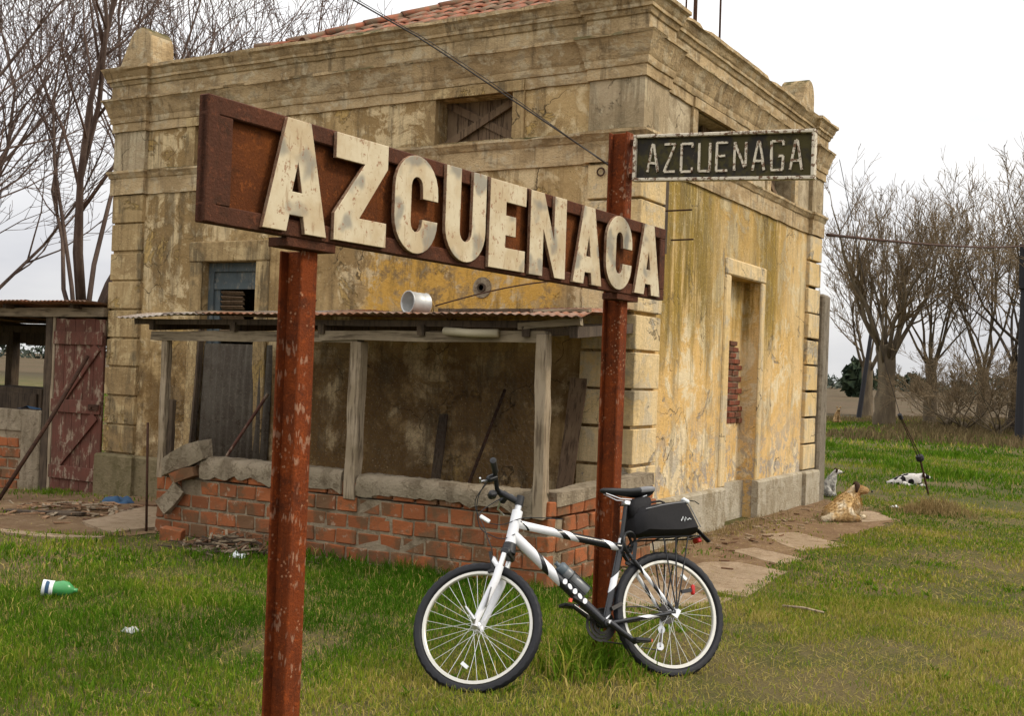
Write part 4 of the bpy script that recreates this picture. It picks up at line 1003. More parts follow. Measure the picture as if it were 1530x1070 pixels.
# rack with stays, lights
rk = MB()
for s_ in (-1,1):
    rk.tube([(.20,s_*.02,.70),(.15,s_*.05,.742),(.08,s_*.055,.748),(-.24,s_*.05,.748)], .0048, 8)
    rk.tube([(-.005,s_*.072,.352),(.005,s_*.062,.745)], .0042, 7); rk.tube([(-.008,s_*.072,.352),(-.075,s_*.06,.745)], .0042, 7); rk.tube([(-.012,s_*.072,.352),(-.155,s_*.058,.745)], .0042, 7)
rk.tube([(-.24,-.05,.748),(-.262,0,.748),(-.24,.05,.748)], .0048, 8)
for x in (.12,.0,-.12,-.2): rk.tube([(x,-.054,.748),(x,.054,.748)], .004, 6)
rk.build('luggage_rack', M['black'], bike)
bp(MB().bar((-.235,.0,.728),(-.262,.0,.732),.06,.028), 'tail_light', M['redlens'], bevel=.006)
bp(MB().bar((-.118,.079,.42),(-.126,.079,.475),.020,.026,up=(0,1,0)), 'side_light', M['redlens'], bevel=.006); bp(MB().bar((-.05,.076,.44),(-.11,.079,.447),.014,.02), 'light_bracket', M['black'])
bp(MB().bar((.365,.03,.375),(.300,.03,.40),.02,.02), 'front_derailleur', M['grease'])
# pump/clamp under the down tube
bp(MB().bar((.575,.0,.452),(.50,.0,.405),.05,.022,up=(.6,0,.8)), 'tube_bracket', M['black'], bevel=.005); bp(MB().bar((.60,.012,.436),(.585,.012,.43),.015,.02), 'reflector', M['orangelens'])
ca = MB(); d_ = (Vector((.868,0,.785))-BB).normalized(); u_ = Vector((-d_.z,0,d_.x)); c0 = Vector((.490,0,.473))
for a in (.7, PI-.7, PI+.7, -.7): ca.tube([c0+u_*(.038*math.sin(a))+Vector((0,.039*math.cos(a),0))-d_*.004, c0+u_*(.038*math.sin(a))+Vector((0,.039*math.cos(a),0))+d_*.12], .0028, 6)
ca.tube([c0+d_*.12+u_*(.039*math.sin(a))+Vector((0,.039*math.cos(a),0)) for a in np.linspace(0,2*PI,17)[:-1]], .0028, 6, closed=True)
ca.bar(c0-u_*.036-d_*.0, c0-u_*.036+d_*.13, .02,.006, up=(0,1,0)); ca.build('bottle_cage', M['black'], bike)
# things carried on the bicycle (top-level, same frame)
def carried(mb, name, mats, lab, cat, **k):
    o = mb.build(name, mats, None, **k); o.matrix_world = mw.copy(); return tag(o, lab, cat)
wb_ = MB().lathe([(.0,.0),(.032,.0),(.0355,.006),(.0355,.075),(.032,.084),(.032,.098),(.0355,.106),(.0355,.150),(.031,.163)], c0, d_, 20)
wbo = carried(wb_, 'water_bottle', M['bottle_grey'], 'grey drinks bottle in the cage on the bicycle down tube', 'bottle', auto=40)
cp_ = MB().lathe([(.033,.160),(.034,.163),(.034,.192),(.028,.200),(.014,.204),(.011,.216),(.013,.226),(.0,.228)], c0, d_, 18).build('bottle_cap', M['bottle_cap'], wbo, auto=40)
def bagmesh(side, hw, bulge, n=9, taper=.8):
    b = MB(); k = len(side); cx = sum(p[0] for p in side)/k; cz = sum(p[1] for p in side)/k
    for i in range(n):
        t = -1+2*i/(n-1); s_ = (1-abs(t)**4*(1-taper))
        for x, z in side: b.v.append((cx+(x-cx)*s_+random.uniform(-.0035,.0035), t*hw, cz+(z-cz)*s_*(1 if z > cz else .985)+random.uniform(-.0035,.0035)))
    for i in range(n-1):
        for j in range(k): b.f.append((i*k+j,i*k+(j+1)%k,(i+1)*k+(j+1)%k,(i+1)*k+j))
    b.f += [tuple(range(k)), tuple((n-1)*k+j for j in range(k-1,-1,-1))]; b.mi = [0]*len(b.f); return b
side = [(.155,.766),(.168,.80),(.160,.87),(.135,.905),(.10,.918),(.02,.930),(-.07,.940),(-.14,.946),(-.160,.940),(-.178,.91),(-.205,.84),(-.228,.79),(-.225,.765),(-.10,.757),(.05,.757)]
bag = carried(bagmesh(side, .115, 0), 'rack_bag', M['fabric'], 'black trapezoid nylon bag strapped on the bicycle rear rack', 'bag', smooth=True)
bag.data.set_sharp_from_angle(angle=rad(50))
MB().tube([(.12,.1125,.893),(.02,.1125,.912),(-.07,.1125,.923),(-.14,.1125,.928)], .0035, 6).build('piping', M['grey_plastic'], bag)
MB().tube([(-.150,.1125,.926),(-.168,.1125,.89),(-.193,.1125,.83),(-.212,.1125,.785)], .0035, 6).build('piping', M['grey_plastic'], bag)
MB().bar((-.130,.09,.950),(-.165,.10,.925),.045,.02).build('buckle', M['whiteplastic'], bag, bevel=.006)
MB().tube([(-.160,.07,.940),(-.20,.05,.950),(-.24,.05,.945),(-.265,.05,.928)], .003, 6).build('strap', M['fabric'], bag)
MB().bar((-.232,.04,.785),(-.305,.03,.715),.03,.006,up=(0,0,1)).build('strap', M['fabric'], bag)
MB().tube([(-.09,.117,.822),(-.105,.117,.845),(-.112,.117,.82),(-.122,.117,.842),(-.132,.117,.825),(-.145,.117,.836),(-.155,.117,.828)], .0028, 5).build('bag_lettering', M['whiteplastic'], bag)
MB().tube([(.06,.02,.925),(.04,.02,.948),(-.03,.02,.955),(-.06,.02,.945)], .006, 6).build('carry_handle', M['fabric'], bag)
side2 = [(.165,.865),(.168,.93),(.150,.965),(.09,.985),(.035,.975),(.03,.945),(.06,.885),(.10,.862)]
sb_ = carried(bagmesh(side2, .05, 0), 'saddle_bag', M['fabric'], 'small black pouch hanging under the bicycle saddle', 'bag', smooth=True)
lk = carried(MB().tube([(.215+.06*math.cos(a)*.7,.03+.035*math.cos(a),.72+.05*math.sin(a)) for a in np.linspace(0,2*PI,20)[:-1]], .008, 8, closed=True).tube([(.205+.05*math.cos(a)*.8,.02+.03*math.sin(a),.735+.045*math.sin(a)) for a in np.linspace(0,2*PI,20)[:-1]], .008, 8, closed=True),
     'cable_lock', M['black'], 'coiled black cable lock around the bicycle seat post', 'lock', smooth=True)
ax2 = bike

# ------------------------------------------------------------------ wires, stay, posts
def spl(pts, n=10):
    P_ = [Vector(x) for x in pts]; o = []
    for i in range(len(P_)-1):
        p0, p1, p2, p3 = P_[max(i-1,0)], P_[i], P_[i+1], P_[min(i+2,len(P_)-1)]
        for t in np.linspace(0,1,n+1)[:-1]: o.append(.5*((2*p1)+(p2-p0)*t+(2*p0-5*p1+4*p2-p3)*t*t+(3*p1-p0-3*p2+p3)*t**3))
    return o+[P_[-1]]
rod('overhead_wire', spl([(.02,.56,3.22),(-.187,-.3,3.46),(-.957,-.6,4.0),(-1.573,-1.1,4.457),(-2.132,-1.5,4.81),(-6.0,-4.4,7.2)]), .008, 'wire', 'dark twisted cable running from the station corner up across the facade', 'wire', 6)
rod('overhead_wire', spl([(.02,.60,3.20),(-.21,-.32,3.47),(-.96,-.62,4.03),(-1.6,-1.1,4.50),(-2.16,-1.5,4.85),(-6.0,-4.35,7.3)]), .004, 'wire', 'thin second strand beside the cable crossing the facade vent', 'wire', 5)
sp = empty('signal_post', 'black tarred post with a dark box at its top beyond the lawn', 'post', (.02,28.77,0))
MB().tube([(.02,0,-.1),(.04,0,4.7)], [.19,.16], 10).build('shaft', M['darkpost'], sp); MB().box(-.16,.34,-.2,.2,4.7,6.1).build('box', M['darkpost'], sp, bevel=.02)
bar_ = rod('steel_cable', spl([(.09,5.92,3.58),(.06,13.5,4.32),(.1,21,5.12),(.12,28.77,6.05)]), .022, 'iron', 'thick rusty cable stretched from the station string course to the black post', 'cable', 7)
gy = empty('guy_stay', 'guy stay with turnbuckle running from the cornice to a grassy anchor', 'stay')
A_ = Vector((1.10,8.25,0)); T_ = Vector((.98,8.0,.55)); U_ = Vector((.78,7.55,1.15)); Cn = Vector((.2,5.98,4.60))
MB().tube([A_-Vector((0,0,.1)), T_], .015, 7).build('anchor_rod', M['iron'], gy); MB().lathe([(.0,-.04),(.05,-.04),(.06,0),(.05,.04),(.0,.04)], T_, T_-A_, 10).build('turnbuckle', M['darkpost'], gy)
MB().tube([T_+Vector((.02,0,0)), U_+Vector((.008,0,0))], .007, 6).tube([T_-Vector((.02,0,0)), U_-Vector((.008,0,0))], .007, 6).build('stay_loop', M['iron'], gy)
MB().lathe([(.0,-.05),(.03,-.04),(.03,.04),(.0,.05)], U_, U_-T_, 8).build('clamp', M['darkpost'], gy); MB().tube(spl([U_,(.5,6.8,2.6),Cn]), .0045, 5).build('stay_wire', M['wire'], gy)
up_ = empty('utility_pole', 'short dark utility pole leaning beside the bare trees', 'pole', (-9.33,47.3,0))
MB().tube([(0,0,-.2),(.42,.25,4.15)], [.13,.09], 9).build('shaft', M['darkpost'], up_); MB().lathe([(.0,0),(.10,.0),(.12,.07),(.05,.1),(.10,.14),(.06,.2),(.0,.22)], (.42,.25,4.12), (0,0,1), 10).build('insulator', M['porcelain'], up_)

# ------------------------------------------------------------------ dogs
def furm(name, fn):
    g = G(name, .95, .1); n = g.noise(14, 4, .6, g.obj()); f = g.noise(120, 3, .7, g.obj(), (1,1,.3))
    c = fn(g, n); c = g.mix(.4, c, g.mix(f,(.35,.35,.35),(1,1,1)),'MULTIPLY'); g.bump(f, .8, .01); return g.done(c)
M['fur_tan'] = furm('tan_fur', lambda g, n: g.mix(g.step(g.noise(5,3,.5,g.obj()), .42, .62), (.60,.40,.18), (.82,.71,.52)))
M['fur_face'] = furm('brown_face_fur', lambda g, n: g.mix(g.step(n,.4,.6), (.34,.18,.07), (.44,.27,.12)))
M['fur_pied'] = furm('black_and_white_fur', lambda g, n: g.mix(g.step(g.noise(7.5,1,.3,g.vadd(g.obj(),(.05,.3,.1))),.50,.53), (.70,.66,.62), (.018,.016,.016)))
M['fur_grey'] = furm('white_grey_fur', lambda g, n: g.mix(g.step(n,.42,.6), (.66,.62,.54), (.30,.28,.26)))
M['fur_far'] = furm('straw_fur', lambda g, n: g.mix(g.step(n,.4,.6), (.46,.31,.15), (.30,.17,.07)))
M['fur_dark'] = plain('dark_ear_fur', (.05,.03,.02), .9, 0, .1, .3, 60)
M['nose'] = plain('dog_nose', (.01,.01,.01), .35)
def skin(verts, edges):
    names = list(verts); me = bpy.data.meshes.new('dog'); me.from_pydata([verts[k][:3] for k in names], [(names.index(a), names.index(c)) for a, c in edges], [])
    ob = bpy.data.objects.new('tmp', me); COL.objects.link(ob); ob.modifiers.new('s','SKIN'); ss = ob.modifiers.new('u','SUBSURF'); ss.levels = ss.render_levels = 2
    for i, k in enumerate(names):
        d = me.skin_vertices[0].data[i]; r = verts[k][3]; d.radius = (r, r); d.use_root = (i == 0)
    dg = bpy.context.evaluated_depsgraph_get(); dg.update(); out_ = bpy.data.meshes.new_from_object(ob.evaluated_get(dg)); bpy.data.objects.remove(ob)
    out_.polygons.foreach_set('use_smooth', [True]*len(out_.polygons)); return out_
def dog(name, lab, loc, head_dir, verts, edges, mat, scale=1, headto=None, ear=None, facemat=None, earmat='fur_dark', fur=0):
    root = empty(name, lab, 'dog', loc); root.rotation_euler = (0,0,head_dir); root.scale = (scale,)*3
    me = skin(verts, edges); me.materials.clear(); me.materials.append(M[mat]); body = link('body', me, root)
    h, n_ = Vector(verts['head'][:3]), Vector(verts['nose'][:3]); d = (n_-h).normalized(); s_ = d.cross(Vector((0,0,1))).normalized(); u = s_.cross(d); r = verts['head'][3]
    if facemat:
        for po in me.polygons: pass
        me.materials.append(M[facemat])
        for po in me.polygons:
            if (po.center-h).dot(d) > -.2*r and (po.center-h).length < 3.2*r and po.center.z > h.z-1.1*r: po.material_index = 1
    MB().lathe([(.0,-.008),(.016,-.006),(.02,.004),(.012,.014),(.0,.016)], n_+d*verts['nose'][3]*.85+u*.008, d, 10).build('nose', M['nose'], root, smooth=True)
    for q in (-1, 1):
        e0 = h+s_*(q*r*.75)+u*r*.65-d*r*.15; e1 = e0+s_*(q*r*.55)-u*r*.2; e2 = e0+s_*(q*r*.65)-u*r*1.15+d*r*.1
        if ear == 'up': e1 = e0+s_*(q*r*.25)+u*r*.5; e2 = e0+s_*(q*r*.35)+u*r*1.0
        MB().tube([e0,e1,e2],[r*.34,r*.40,r*.14],8).build('ear', M[earmat], root, smooth=True)
        ep = h+s_*(q*r*.52)+u*r*.28+d*r*.80; MB().lathe([(.0,-.006),(.011,0),(.0,.008)], ep, d, 8).build('eye', M['nose'], root, smooth=True)
    if fur:
        R2 = random.Random(3); vs = me.vertices; fb = MB(); ar = [po.area for po in me.polygons]
        for po in R2.choices(list(me.polygons), ar, k=fur):
            ii = list(po.vertices); c_ = vs[ii[0]].co.lerp(vs[ii[2]].co, R2.random()).lerp(vs[ii[1]].co, R2.random()*.7); nn = po.normal
            if (c_-h).length < 1.3*r or (c_-n_).length < .1: ln = .014
            else: ln = R2.uniform(.022,.044)
            tip = c_+(nn*.6+Vector((-.35,R2.gauss(0,.3),-.55+R2.gauss(0,.2)))).normalized()*ln; sd_ = nn.cross(tip-c_).normalized()*.004
            fb.add([c_-sd_-nn*.003, c_+sd_-nn*.003, tip], [(0,1,2)])
        tag(fb.build('fur', M[mat], root, fix=False), kind='stuff')
    return root
LY = {'hip':(-.24,0,.145,.125),'belly':(-.05,0,.16,.14),'chest':(.14,0,.20,.15),'neck':(.23,-.03,.31,.105),'head':(.26,-.06,.405,.090),'snout':(.31,-.155,.385,.052),'nose':(.335,-.205,.372,.034),
      'tail':(-.37,.02,.07,.04),'tail2':(-.45,.12,.045,.028),'hl':(-.16,.15,.085,.075),'hl2':(-.02,.19,.045,.042),'hl3':(.08,.18,.035,.030),'hr':(-.16,-.15,.085,.075),'hr2':(-.02,-.19,.045,.042),'hr3':(.08,-.18,.035,.030),
      'fl':(.24,.09,.10,.052),'fl2':(.22,.10,.04,.036),'fl3':(.40,.10,.032,.032),'fr':(.24,-.09,.10,.052),'fr2':(.22,-.11,.04,.036),'fr3':(.39,-.14,.032,.032)}
LE = [('hip','belly'),('belly','chest'),('chest','neck'),('neck','head'),('head','snout'),('snout','nose'),('hip','tail'),('tail','tail2'),('hip','hl'),('hl','hl2'),('hl2','hl3'),('hip','hr'),('hr','hr2'),('hr2','hr3'),('chest','fl'),('fl','fl2'),('fl2','fl3'),('chest','fr'),('fr','fr2'),('fr2','fr3')]
Rang = math.atan2(CR.y, CR.x)
dog('dog', 'shaggy tan and white dog lying on the dirt by the station corner, head raised', (.88,4.12,0.0), Rang+rad(52), LY, LE, 'fur_tan', .90, facemat='fur_face', fur=9000)
L2 = dict(LY); L2.update({'neck':(.27,0,.235,.07),'head':(.35,-.01,.25,.07),'snout':(.43,-.05,.225,.042),'nose':(.475,-.065,.215,.027)})
dog('dog', 'black and white spotted dog lying low in the green grass', (.47,9.75,-.03), Rang+rad(-6), L2, LE, 'fur_pied', .74, fur=1500)
SI = {'hip':(-.15,0,.13,.12),'belly':(-.07,0,.24,.105),'chest':(.02,0,.36,.105),'neck':(.07,0,.47,.07),'head':(.11,0,.55,.070),'snout':(.20,0,.53,.040),'nose':(.245,0,.522,.026),'tail':(-.28,.0,.05,.03),'tail2':(-.38,.05,.04,.02),
      'hl':(-.03,.10,.09,.065),'hl2':(.08,.11,.04,.035),'hr':(-.03,-.10,.09,.065),'hr2':(.08,-.11,.04,.035),'fl':(.06,.06,.22,.042),'fl2':(.07,.06,.10,.030),'fl3':(.11,.06,.03,.028),'fr':(.06,-.06,.22,.042),'fr2':(.07,-.06,.10,.030),'fr3':(.11,-.06,.03,.028)}
SE = [('hip','belly'),('belly','chest'),('chest','neck'),('neck','head'),('head','snout'),('snout','nose'),('hip','tail'),('tail','tail2'),('hip','hl'),('hl','hl2'),('hip','hr'),('hr','hr2'),('chest','fl'),('fl','fl2'),('fl2','fl3'),('chest','fr'),('fr','fr2'),('fr2','fr3')]
dog('dog', 'white and grey dog half hidden behind the grey wall end', (.035,6.72,0.0), Rang+rad(-4), SI, SE, 'fur_grey', .66, fur=1500)
dog('dog', 'small far-off tan dog sitting upright in the long grass facing the station', (-7.5,36.2,0.0), Rang+rad(-85), SI, SE, 'fur_far', 1.0, ear='up', earmat='fur_far')
# ------------------------------------------------------------------ paving slabs, litter, debris
def slab(poly, lab, th=.035, zo=.009, group=None, mat='slab', name='paving_slab'):
    q = []
    for i in range(len(poly)):
        a, c = Vector(poly[i]), Vector(poly[(i+1)%len(poly)])
        for t in (0,.33,.66): q.append(a.lerp(c, t)+Vector((random.uniform(-.03,.03), random.uniform(-.03,.03))))
    z = gz(poly[0][0])
    o = MB().prism([(v.x, v.y) for v in q], (0,0,0), (1,0,0), (0,1,0), (0,0,1), z+zo-th, z+zo).build(name, M[mat]); return tag(o, lab, 'slab', group)
GS = 'paving slabs along the station wall'
SLABS = [[(.50,2.15),(.78,2.6),(1.44,2.0),(1.15,1.35)],[(.66,.86),(.78,1.2),(1.36,.9),(1.25,.48)],[(.72,.06),(.93,.27),(1.40,.12),(1.50,-1.15),(1.20,-1.2),(.62,-.6)],[(.8,5.05),(.92,5.28),(1.37,4.66),(1.1,4.05)],[(.66,-.85),(1.1,-1.35),(1.47,-1.3),(1.40,-1.75),(.98,-2.1),(.65,-1.5)]]
for s_, lab in zip(SLABS, ['sandy paving slab in the bare dirt, next one up from the narrow strip slab','narrow strip of sandy paving across the dirt path','large sandy paving slab behind the bicycle rear wheel','sandy slab in the dirt beside the lying tan dog','cracked sandy slab seen through the bicycle rear wheel']): slab(s_, lab, group=GS)
slab([(-4.65,-2.1),(-5.1,-.9),(-4.4,-.75),(-3.95,-1.6),(-3.92,-2.35)], 'cracked concrete slab on the dirt at the collapsed end of the brick wall', zo=.03)
slab([(-3.75,-2.6),(-4.3,-2.92),(-5.6,-3.02),(-5.6,-2.9),(-4.4,-2.80),(-3.82,-2.50)], 'thin broken kerb strip between the dirt yard and the grass', zo=.025, name='kerb_strip', mat='slab')
pb_ = MB()
def chips(cx, cy, sx, sy, n, lmin, lmax, wmin, wmax, hmax, mats, name, lab, cat):
    b = MB(); r = random.Random(hash(name) % 1000 if False else len(name)*7+n)
    for i in range(n):
        x = cx+r.gauss(0, sx); y = cy+r.gauss(0, sy); d = math.exp(-((x-cx)/sx/1.3)**2-((y-cy)/sy/1.3)**2)
        a = r.uniform(0, 2*PI); L = r.uniform(lmin, lmax)/2; z = gz(x)+.008+hmax*d*r.random(); tl = r.uniform(-.25,.25)
        b.bar((x-L*math.cos(a), y-L*math.sin(a), z-L*tl*.5+.004), (x+L*math.cos(a), y+L*math.sin(a), z+L*tl*.5+.008), r.uniform(wmin,wmax), r.uniform(.006,.015), mi=r.randrange(len(mats)))
    return tag(b.build(name, [M[m_] for m_ in mats], fix=False), lab, cat, kind='stuff')
M['chip'] = wood('pale_wood_chip', (.36,.22,.12), (.27,.15,.08), (.10,.06,.035)); M['chip2'] = wood('brown_wood_chip', (.20,.11,.06), (.14,.075,.04), (.06,.035,.02))
chips(-5.55,-1.45,.45,.30,170,.05,.20,.015,.05,.06,['chip','chip2','wood'],'wood_chips','scattered brown wood chips and bark on the bare dirt yard','debris')
chips(-2.55,-2.22,.28,.10,190,.08,.32,.006,.022,.16,['chip2','wood','wood_dark'],'twig_pile','heap of dry twigs piled at the foot of the brick wall','twigs')
chips(.45,2.0,.25,1.8,120,.03,.10,.008,.03,.01,['chip2','slab'],'path_rubble','small stones and bits strewn on the dirt by the station plinth','rubble')
tag(MB().bar((-5.9,-2.0,gz(-5.9)+.02),(-5.05,-1.75,.03),.10,.03,jit=.01,segs=4).build('loose_plank', M['wood_dark']), 'dark weathered plank lying on the dirt yard among wood chips', 'plank')
tag(link('fallen_brick', bvar[0], None, (-3.36,-2.16,.05), (.05,.1,.35)), 'single orange brick fallen on the grass below the brick wall', 'brick')
# blue rag
def rag(name, mat, cx, cy, sx, sy, h, lab, cat, seed, n=12):
    b = MB(); vs = []; z0 = gz(cx)
    for k, lv in ((0,1),(1,0)):
        for j in range(n):
            for i in range(n):
                u, v = i/(n-1)*2-1, j/(n-1)*2-1; e = max(0, 1-(u*u+v*v)**.9*.9) ; wob = float(fbm(u*4+seed, v*4+seed*2, 4))
                vs.append((cx+u*sx*(.8+.4*wob), cy+v*sy*(.8+.4*wob), z0+(.004 if lv == 0 else .008+h*min(e*2,1)*max(0,wob-.2)*1.5)))
    q = [(j*n+i,j*n+i+1,(j+1)*n+i+1,(j+1)*n+i) for j in range(n-1) for i in range(n-1)]
    b.add(vs, q+[tuple(reversed([x+n*n for x in f_])) for f_ in q])
    bd_ = [(0,i) for i in range(n)]+[(j,n-1) for j in range(1,n)]+[(n-1,i) for i in range(n-2,-1,-1)]+[(j,0) for j in range(n-2,0,-1)]
    b.add([], []) ; L = [j*n+i for j, i in bd_]; b.f += [(L[k], L[(k+1)%len(L)], L[(k+1)%len(L)]+n*n, L[k]+n*n) for k in range(len(L))]; b.mi += [0]*len(L)
    return tag(b.build(name, M[mat], smooth=True), lab, cat)
rag('blue_rag', 'bluecloth', -5.75,-.72,.20,.12,.10, 'crumpled blue rag on the dirt at the foot of the station corner', 'rag', 3)
rag('plastic_scrap', 'whiteplastic', -2.32,-2.42,.07,.05,.05, 'crumpled white plastic scrap beside the twig pile', 'litter', 5)
rag('plastic_scrap', 'tin', -.99,-4.66,.05,.04,.03, 'small grey crumpled scrap in the short grass beyond the near red post', 'litter', 8)
rag('plastic_scrap', 'whiteplastic', 1.05,6.05,.05,.04,.03, 'tiny white scrap on the grass near the stay anchor', 'litter', 9)
# plastic bottle, crushed a little
bt = empty('plastic_bottle', 'crushed green plastic bottle with white and blue label lying in the grass', 'bottle', (-2.14,-4.35,.062)); bt.rotation_euler = (0, rad(6), Rang+rad(12))
def crush(b, s_):
    b.v = [(x, y*(1+.10*math.sin(x*40+s_)), z*(1-.13*math.sin(x*31+y*30+s_))) for x, y, z in b.v]; return b
crush(MB().lathe([(.0,.02),(.030,.015),(.045,.0),(.050,.02),(.050,.055)], (.0,0,0), (1,0,0), 20).lathe([(.050,.055),(.052,.09),(.045,.125),(.025,.155),(.014,.165),(.014,.185),(.0,.186)], (.0,0,0), (1,0,0), 20), 1).build('body', M['greenplastic'], bt, auto=50)
crush(MB().lathe([(.0505,-.004),(.0535,.0),(.0535,.062),(.0505,.066)], (-.03,0,0), (1,0,0), 20), 1).build('label', M['whiteplastic'], bt, auto=50)
crush(MB().lathe([(.054,.0),(.0545,.012),(.054,.024)], (-.012,0,0), (1,0,0), 20), 1).build('label_band', M['bluecloth'], bt, auto=50)
rod('dry_stick', [(1.85,-1.38,.02),(2.0,-1.39,.028),(2.15,-1.42,.02)], .008, 'wood', 'pale dry stick lying on the mown lawn', 'stick', 6)

# ------------------------------------------------------------------ grass
def blades(name, X, Y, Hh, Wd, tint, mat, lean=.6, z=None, seed=1, curl=.5, twoseg=True):
    r = np.random.RandomState(seed); n = len(X); a = r.rand(n)*2*PI; la = r.rand(n)*2*PI; ll = Hh*lean*r.rand(n)**.7
    wx, wy = np.cos(a)*Wd/2, np.sin(a)*Wd/2; Z = (-.05*np.clip(-X-5.5,0,5)) if z is None else z
    dx, dy = np.cos(la)*ll, np.sin(la)*ll
    k = 5 if twoseg else 3; V = np.zeros((n,k,3), np.float32)
    V[:,0] = np.stack([X-wx,Y-wy,Z-.004],1); V[:,1] = np.stack([X+wx,Y+wy,Z-.004],1)
    if twoseg:
        mxx, myy = X+dx*.35, Y+dy*.35
        V[:,2] = np.stack([mxx+wx*.8,myy+wy*.8,Z+Hh*.6],1); V[:,3] = np.stack([mxx-wx*.8,myy-wy*.8,Z+Hh*.6],1)
        V[:,4] = np.stack([X+dx,Y+dy,Z+Hh*np.clip(1-.3*(ll/Hh)*curl*2,.5,1)],1)
        base = (np.arange(n)*5)[:,None]; lo = np.concatenate([base+np.array([0,1,2,3]), base+np.array([3,2,4])],1).ravel()
        tot = np.tile([4,3], n); st_ = np.concatenate([[0], np.cumsum(tot)[:-1]])
    else:
        V[:,2] = np.stack([X+dx,Y+dy,Z+Hh],1); lo = np.arange(n*3); tot = np.full(n,3); st_ = np.arange(n)*3
    me = bpy.data.meshes.new(name); me.vertices.add(n*k); me.vertices.foreach_set('co', V.ravel())
    me.loops.add(len(lo)); me.loops.foreach_set('vertex_index', lo.astype(np.int32)); me.polygons.add(len(tot)); me.polygons.foreach_set('loop_start', st_.astype(np.int32)); me.polygons.foreach_set('loop_total', tot.astype(np.int32))
    at_ = me.attributes.new('tint','FLOAT','POINT'); at_.data.foreach_set('value', np.repeat(tint,k).astype(np.float32))
    me.update(calc_edges=True); me.materials.append(mat); o = link(name, me); return o
def grassm(name, stops):
    g = G(name, .85, .06); t = g.attr('tint'); c = g.ramp(t, stops); n = g.noise(1.1, 4, .6)
    c = g.mix(g.math('MULTIPLY', g.step(n,.35,.65), .35), c, g.mix(.5, c, (.05,.085,.012)))
    g.b.inputs['Subsurface Weight'].default_value = 0
    tr = g.n('ShaderNodeBsdfTranslucent'); mxs = g.n('ShaderNodeMixShader'); mxs.inputs[0].default_value = .28
    g.set(tr.inputs['Color'], c); g.t.links.new(g.b.outputs[0], mxs.inputs[1]); g.t.links.new(tr.outputs[0], mxs.inputs[2])
    g.t.links.new(mxs.outputs[0], g.t.nodes['Material Output'].inputs['Surface']); return g.done(c)
M['grass'] = grassm('lawn_grass', [(0,(.046,.115,.004)),(.33,(.120,.205,.011)),(.60,(.245,.255,.026)),(.85,(.40,.31,.085)),(1,(.48,.37,.14))])
M['weed'] = grassm('brown_weeds', [(0,(.085,.058,.030)),(.5,(.15,.105,.055)),(1,(.22,.16,.08))])
M['straw'] = grassm('dry_straw', [(0,(.16,.12,.045)),(.5,(.27,.19,.085)),(1,(.36,.26,.12))])
yaw0 = math.atan2(CF.y, CF.x)
def scatter(r0, r1, dens, seed, span=.62, off=0):
    r = np.random.RandomState(seed); n = int(dens*(r1*r1-r0*r0)*span); rr_ = np.sqrt(r.rand(n)*(r1*r1-r0*r0)+r0*r0); a = yaw0+off+(r.rand(n)*2-1)*span
    return CAM.x+rr_*np.cos(a), CAM.y+rr_*np.sin(a), r
def keep(X, Y, r):
    k = ~((X > -7.05) & (X < .13) & (Y > -.14) & (Y < 6.4)); k &= ~((X > -3.95) & (X < .30) & (Y > -1.99) & (Y < 0)); k &= ~((X > -12) & (X < -6.9) & (Y > .0) & (Y < 3.2))
    wx = X+(vnoise(X*3,Y*3)-.5)*.3; wy = Y+(vnoise(X*3+50,Y*3)-.5)*.3
    for poly, pr in ((DIRT_R,.10),(DIRT_L,.05)): k &= ~inpoly(wx, wy, poly) | ((r.rand(len(X)) < pr*2.2*(fbm(X*1.5,Y*1.5)>.5)))
    for s_ in SLABS:
        cx_, cy_ = sum(q[0] for q in s_)/len(s_), sum(q[1] for q in s_)/len(s_); k &= ~inpoly(cx_+(X-cx_)*(1.02+.5*vnoise(X*6,Y*6)), cy_+(Y-cy_)*(1.02+.5*vnoise(X*6+9,Y*6)), s_)
    k &= ~inpoly(X, Y, [(-4.65,-2.1),(-5.1,-.9),(-4.4,-.75),(-3.95,-1.6),(-3.92,-2.35)])
    bare = fbm(X*.9+40, Y*.9, 4); k &= r.rand(len(X)) < np.clip((bare-.30)/.14, .12, 1)*np.where(fbm(X*4,Y*4)>.42,1,.45)
    return k
def lawn(r0, r1, dens, wd, seed, two=True, hs=1.0):
    X, Y, r = scatter(r0, r1, dens, seed); k = keep(X, Y, r); X, Y = X[k], Y[k]; n = len(X)
    dist_left = np.clip((.9-X)/1.5, 0, 1)*np.clip((2-Y)/3, 0, 1)           # lusher before the brick wall
    wallg = np.exp(-np.clip(-2.0-Y,0,9)/.35)*((X>-3.9)&(X<.6)&(Y<-1.98))
    far = np.clip((Y-6)/5, 0, 1)
    dry = fbm(X*.55+7, Y*.55+3, 4); patchy = fbm(X*2.2, Y*2.2, 3)
    H_ = (.030+.012*dist_left+.028*far+.05*wallg)*(.55+.9*r.rand(n))*(.7+.8*patchy)*hs
    t = .32+1.15*(dry-.5)*1.3+.5*(patchy-.5)+.12*(1-dist_left)*(1-.9*far)-.20*dist_left-.20*far-.2*wallg+.16*r.randn(n)
    t = np.where(r.rand(n) < .07, .9, t)
    return blades('grass', X, Y, H_, wd*(.6+.8*r.rand(n)), np.clip(t,0,1), M['grass'], .9, seed=seed, twoseg=two)
parts_ = [lawn(3.6,9.0,6200,.0046,11), lawn(9.0,16,1500,.009,12), lawn(16,30,360,.018,13,False,1.15), lawn(30,60,60,.04,14,False,1.6)]
for o, lab in zip(parts_, ['short green lawn around the sign posts and bicycle','green grass between the station and the dogs','bright green grass of the open ground beyond the station','long pale grass towards the bare trees']): tag(o, lab, 'grass', kind='stuff')
